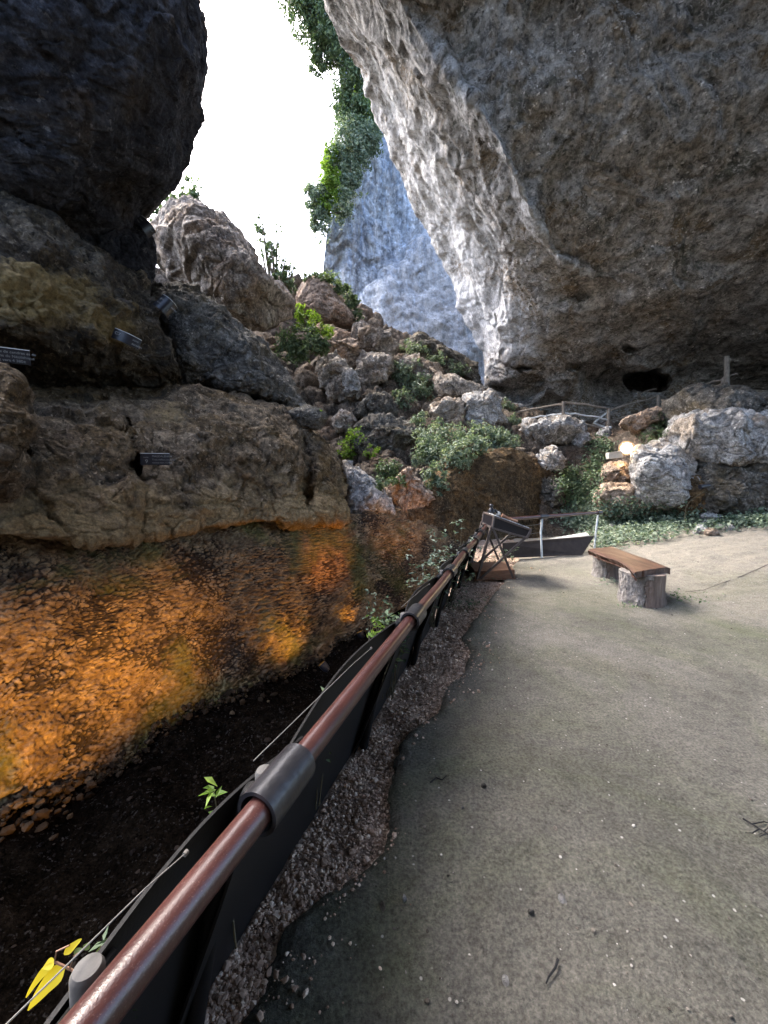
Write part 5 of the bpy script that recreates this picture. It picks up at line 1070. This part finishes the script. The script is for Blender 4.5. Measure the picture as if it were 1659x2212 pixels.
# ------------------------------------------------------------------ amber lamps hidden down in the trench
def trench_lamp(label, sx, aim, energy, size, col=(1, .47, .08), z=-.75, off=-.62):
    """lamp low on the trench side of the barrier at distance sx along it, aimed across the trench at frame point aim"""
    a = hit(*aim)[0]; p = RA + rdir * sx + rnrm * off; p = np.array([p[0], p[1], z])
    root = thing('trench_lamp', label, 'lamp', p, 'amber lamps in the trench'); dv = a - p; dv /= np.linalg.norm(dv)
    mb = MB(); mb.tube([p - dv * .10, p - dv * .06, p + dv * .04], [.03, .055, .065], 16); mb.build('housing', M['signblack'], root, True)
    mb = MB(); mb.tube([p + dv * .041, p + dv * .048], [.055, .05], 16); mb.build('lens', M['amberglow'], root, True)
    mb = MB(); mb.tube([p - dv * .02, [p[0], p[1], -1.25]], .012, 8); mb.build('stake', M['dkmetal'], root, True)
    l = bpy.data.lights.new('amber_light', 'SPOT'); l.energy = energy; l.color = col; l.spot_size = rad(size); l.spot_blend = 1.0; l.shadow_soft_size = .04
    lo = bpy.data.objects.new('amber_light', l); COL.objects.link(lo); lo.parent = root; lo.location = Vector(tuple(dv * .07)); lo.rotation_euler = Vector(tuple(-dv)).to_track_quat('Z', 'Y').to_euler()
M['amberglow'] = emit('amber_lens', (1, .5, .1), 0.03)
trench_lamp('amber lamp lighting the lower left end of the trench wall', .35, (90, 1510), 165, 34)
trench_lamp('amber lamp lighting the left of the wall under the label numbered 9', 1.0, (340, 1395), 150, 31)
trench_lamp('amber lamp lighting the orange patch under the pale wedge rock', 3.9, (705, 1200), 80, 26, col=(1, .36, .05))
trench_lamp('amber lamp washing faintly over the far end of the trench wall', 4.6, (860, 1120), 45, 30, col=(1, .42, .08))
def wall_lamp(label, x, y, aim, energy, gap, size=95):
    w = hit(x, y)[0]; sx = float((w - RA) @ rdir); off = float((w - RA) @ rnrm) + gap; trench_lamp(label, sx, aim, energy, size, z=-1.28, off=off)
wall_lamp('amber lamp lighting the wall below the right part of the cracked block', 600, 1350, (596, 1315), 9, .8, 110)
wall_lamp('amber lamp lighting the narrow bright patch of wall near the far end', 740, 1340, (738, 1275), 4.2, .36, 90)
# ------------------------------------------------------------------ plants along the barrier
def sprig(label, x, y, d, n, lsize, mat, spread, hgt, name='seedling', group=None, slim=.4):
    """weed rooted in the trench edge: a few stems with paired leaves, leafy top round frame point x, y"""
    c = P(x, y, d); b = c.copy(); b[2] = -.05 if hgt is None else c[2] - hgt; root = thing(name, label, 'plant', b, group); mb = MB(); PP, NN, SS = [], [], []
    for k in range(n):
        top = c + RNG.normal(size=3) * spread * np.array([1, 1, .7]); bb = b + RNG.normal(size=3) * .02 * np.array([1, 1, 0]); m = (bb + top) / 2 + RNG.normal(size=3) * spread * .3
        t = np.linspace(0, 1, 9)[:, None]; pts = (1 - t) ** 2 * bb + 2 * t * (1 - t) * m + t * t * top; mb.tube(pts, np.linspace(.0032, .0014, 9), 5)
        for q in pts[4:]:
            for sg in range(2 if len(pts) else 2): PP.append(q + RNG.normal(size=3) * lsize * .4); NN.append(np.array([0, -.25, 1]) + RNG.normal(size=3) * .45); SS.append(lsize * RNG.uniform(.6, 1.2))
        for _ in range(3): PP.append(top + RNG.normal(size=3) * lsize * .35); NN.append(np.array([0, -.2, 1]) + RNG.normal(size=3) * .4); SS.append(lsize * RNG.uniform(.7, 1.2))
    leaves_mesh('foliage', np.array(PP), np.array(NN), np.array(SS), mat, slim, root); mb.build('stems', M['stem'], root, True); return root
sprig('leafy green weed clump behind the barrier near its second sleeve', 840, 1335, 2.65, 13, .05, M['leaf_mid'], .075, .55, 'weed')
sprig('yellow green weed low behind the barrier below the second sleeve', 815, 1362, 2.5, 7, .05, M['leaf_lime'], .05, .45, 'weed')
sprig('pale green weed clump behind the barrier near its third sleeve', 935, 1222, 3.7, 14, .06, M['leaf_grey'], .11, .6, 'weed')
sprig('tall silvery weed behind the far part of the barrier', 975, 1185, 4.6, 14, .07, M['leaf_grey'], .15, .7, 'weed')
sprig('silvery weed at the left foot of the display stand', 1030, 1205, 6.9, 12, .08, M['leaf_grey'], .13, .5, 'weed')
sprig('small weed between the legs of the display stand', 1085, 1190, 7.1, 9, .07, M['leaf_grey'], .13, .5, 'weed')
sprig('single green sprig poking up behind the barrier midway between two sleeves', 704, 1503, 1.72, 2, .05, M['leaf_mid'], .012, .5)
sprig('green sprig behind the barrier just before the nearest sleeve', 463, 1713, 1.12, 2, .042, M['leaf_lime'], .014, .5)
sprig('small green sprig behind the barrier at the lower left', 250, 2010, .80, 2, .03, M['leaf_mid'], .016, .45)
sprig('tiny sprig behind the barrier above the leafy weed clump', 800, 1290, 2.9, 2, .04, M['leaf_grey'], .03, .5)
# yellow leaves lit from the trench at the lower left
yb = P(175, 2095, .72); yl = thing('yellow_plant', 'drooping plant with bright yellow lamp lit leaves at the lower left corner', 'plant', yb)
mb = MB()
def px(x, y, d=.70): return P(x, y, d)
mb.tube([px(176, 2110), px(150, 2092), px(118, 2078)], .0022, 6); mb.tube([px(118, 2078), px(122, 2055), px(150, 2042)], .0014, 5); mb.tube([px(150, 2092), px(160, 2065), px(178, 2052)], .0012, 5); mb.build('stems', M['basewood'], yl, True)
def leaf_strip(name, pts, wid, mat):
    pts = np.array(pts); t = np.gradient(pts, axis=0); t /= np.linalg.norm(t, axis=1, keepdims=True); vw = (pts - EYE); vw /= np.linalg.norm(vw, axis=1, keepdims=True); sd = np.cross(t, vw); sd /= np.linalg.norm(sd, axis=1, keepdims=True); w = np.array(wid)[:, None]
    v = np.stack([pts - sd * w, pts - vw * w * -.25, pts + sd * w], 1); n = len(pts); v = v.reshape(-1, 3); i = np.arange(n - 1) * 3
    f = np.concatenate([np.stack([i, i + 1, i + 4, i + 3], 1), np.stack([i + 1, i + 2, i + 5, i + 4], 1)]); keep(mesh_np(name, v, f, mat), yl)
def curve(a, b, c, n=9): t = np.linspace(0, 1, n)[:, None]; return (1 - t) ** 2 * np.array(a) + 2 * t * (1 - t) * np.array(b) + t * t * np.array(c)
leaf_strip('leaf', curve(px(140, 2090), px(112, 2108), px(60, 2183)), [.002, .010, .0135, .014, .013, .011, .009, .006, .001], M['leaf_yellow'])
leaf_strip('leaf', curve(px(116, 2080), px(90, 2096), px(56, 2155)), [.001, .004, .006, .0065, .006, .005, .004, .003, .001], M['leaf_yellow'])
leaf_strip('leaf', curve(px(118, 2076), px(108, 2082), px(92, 2092)), [.001, .005, .007, .008, .008, .007, .005, .003, .001], M['leaf_yellow'])
leaf_strip('leaf', curve(px(138, 2062), px(152, 2048), px(176, 2028)), [.001, .004, .006, .0065, .006, .005, .004, .003, .001], M['leaf_yellow'])
leaf_strip('leaf', curve(px(160, 2062), px(166, 2054), px(180, 2050)), [.001, .003, .005, .0055, .005, .004, .003, .002, .001], M['leaf_mid'])
leaf_strip('leaf', curve(px(182, 2052), px(188, 2044), px(192, 2036)), [.001, .004, .006, .0065, .006, .005, .004, .003, .001], M['leaf_mid'])
l = bpy.data.lights.new('amber_light', 'SPOT'); 
yp = P(-60, 2330, 1.15); tl_ = thing('trench_lamp', 'amber lamp in the near trench lighting the yellow leaves', 'lamp', yp, 'amber lamps on the trench floor')
dv = px(105, 2120) - yp; dist = np.linalg.norm(dv); dv /= dist
mb = MB(); mb.tube([yp - dv * .10, yp - dv * .06, yp + dv * .04], [.03, .055, .065], 16); mb.build('housing', M['signblack'], tl_, True)
mb = MB(); mb.tube([yp + dv * .041, yp + dv * .048], [.055, .05], 16); mb.build('lens', M['amberglow'], tl_, True)
l.energy = 16; l.color = (1, .72, .25); l.spot_size = rad(26); l.spot_blend = .6; l.shadow_soft_size = .03
lo = bpy.data.objects.new('amber_light', l); COL.objects.link(lo); lo.parent = tl_; lo.location = Vector(tuple(dv * .07)); lo.rotation_euler = Vector(tuple(-dv)).to_track_quat('Z', 'Y').to_euler()

# small plants on the floor
def floorplant(label, x, y, n, sz, mat, r, name='weed'):
    g = G(x, y, .01); root = thing(name, label, 'plant', g); p = g + RNG.normal(size=(n, 3)) * r * np.array([1, .6, 0]); p[:, 2] = .015 + np.abs(RNG.normal(size=n)) * r * .4
    leaves_mesh('foliage', p, np.array([0, -.3, 1]) + RNG.normal(size=(n, 3)) * .5, sz * RNG.uniform(.5, 1.3, n), mat, .4, root)
floorplant('flat green weed growing in the gravel beside the barrier', 1000, 1312, 200, .035, M['leaf_mid'], .16)
floorplant('tiny weed at the front left foot of the near bench log', 1368, 1312, 40, .04, M['leaf_mid'], .07)
floorplant('low weed under the bench between its logs', 1325, 1262, 60, .04, M['leaf_grey'], .12)
floorplant('weed tuft at the front of the display stand base', 1062, 1252, 36, .035, M['leaf_grey'], .08)
floorplant('weed tuft between the edging and the bench', 1262, 1192, 120, .06, M['leaf_grey'], .16)
floorplant('sparse grass tuft on the sand right of the bench', 1470, 1298, 90, .045, M['leaf_mid'], .16, 'grass_tuft')
# twigs and stones on the floor
def twig(label, pts, r=.004, z=.022, d=None):
    P3 = [G(x, y, z) for x, y in pts]; P3 = [np.array([p[0], p[1], ground_z(p[0], p[1]) + z + .004 * math.sin(3 * i)]) for i, p in enumerate(P3)]
    mb = MB(); mb.tube(P3, np.linspace(r, r * .5, len(P3)), 7); return mb
o = twig('', [(1205, 2072), (1200, 2090), (1185, 2110), (1180, 2125)], .0042).build('twig', M['rubber'], None, True); tag(o, 'short curved black twig on the floor near the bottom of the view', 'twig')
mb = twig('', [(1605, 1768), (1640, 1790), (1680, 1815)], .004)
for pts in ([(1625, 1780), (1650, 1775), (1670, 1780)], [(1640, 1790), (1625, 1800), (1610, 1798)], [(1655, 1800), (1640, 1808)], [(1650, 1796), (1662, 1786)]):
    t2 = twig('', pts, .0028); mb.add(np.concatenate(t2.v), t2.q[0], t2.t[0])
o = mb.build('twig', M['rubber'], None, True); tag(o, 'branched dark twig lying at the right edge of the floor', 'twig')
o = twig('', [(930, 1690), (942, 1680), (955, 1684), (965, 1676)], .004).build('twig', M['rubber'], None, True); tag(o, 'small crooked twig on the floor near the gravel edge', 'twig')
o = twig('', [(1660, 1246), (1600, 1262), (1560, 1270), (1520, 1280), (1480, 1281)], .007).build('cable', M['dkmetal'], None, True); tag(o, 'thin dark line of cable across the sandy slope on the right', 'cable')
for k, (x, y, r) in enumerate(((1214, 1828 + 115, 6), (1146, 1968, 6), (826, 1958, 5), (870, 1940, 5), (968, 1892, 4.5), (1330, 1868, 4), (1000, 1745, 4), (1045, 1698, 4), (1200, 1790, 4), (1092, 2118, 4.5), (888, 1996, 4), (1580, 2196, 4.5))):
    stone('small loose stone lying on the open floor', x, y, (r, r * .8), ('pale', 'greytop', 'boulder')[k % 3], seed=40 + k, group='loose stones on the floor')
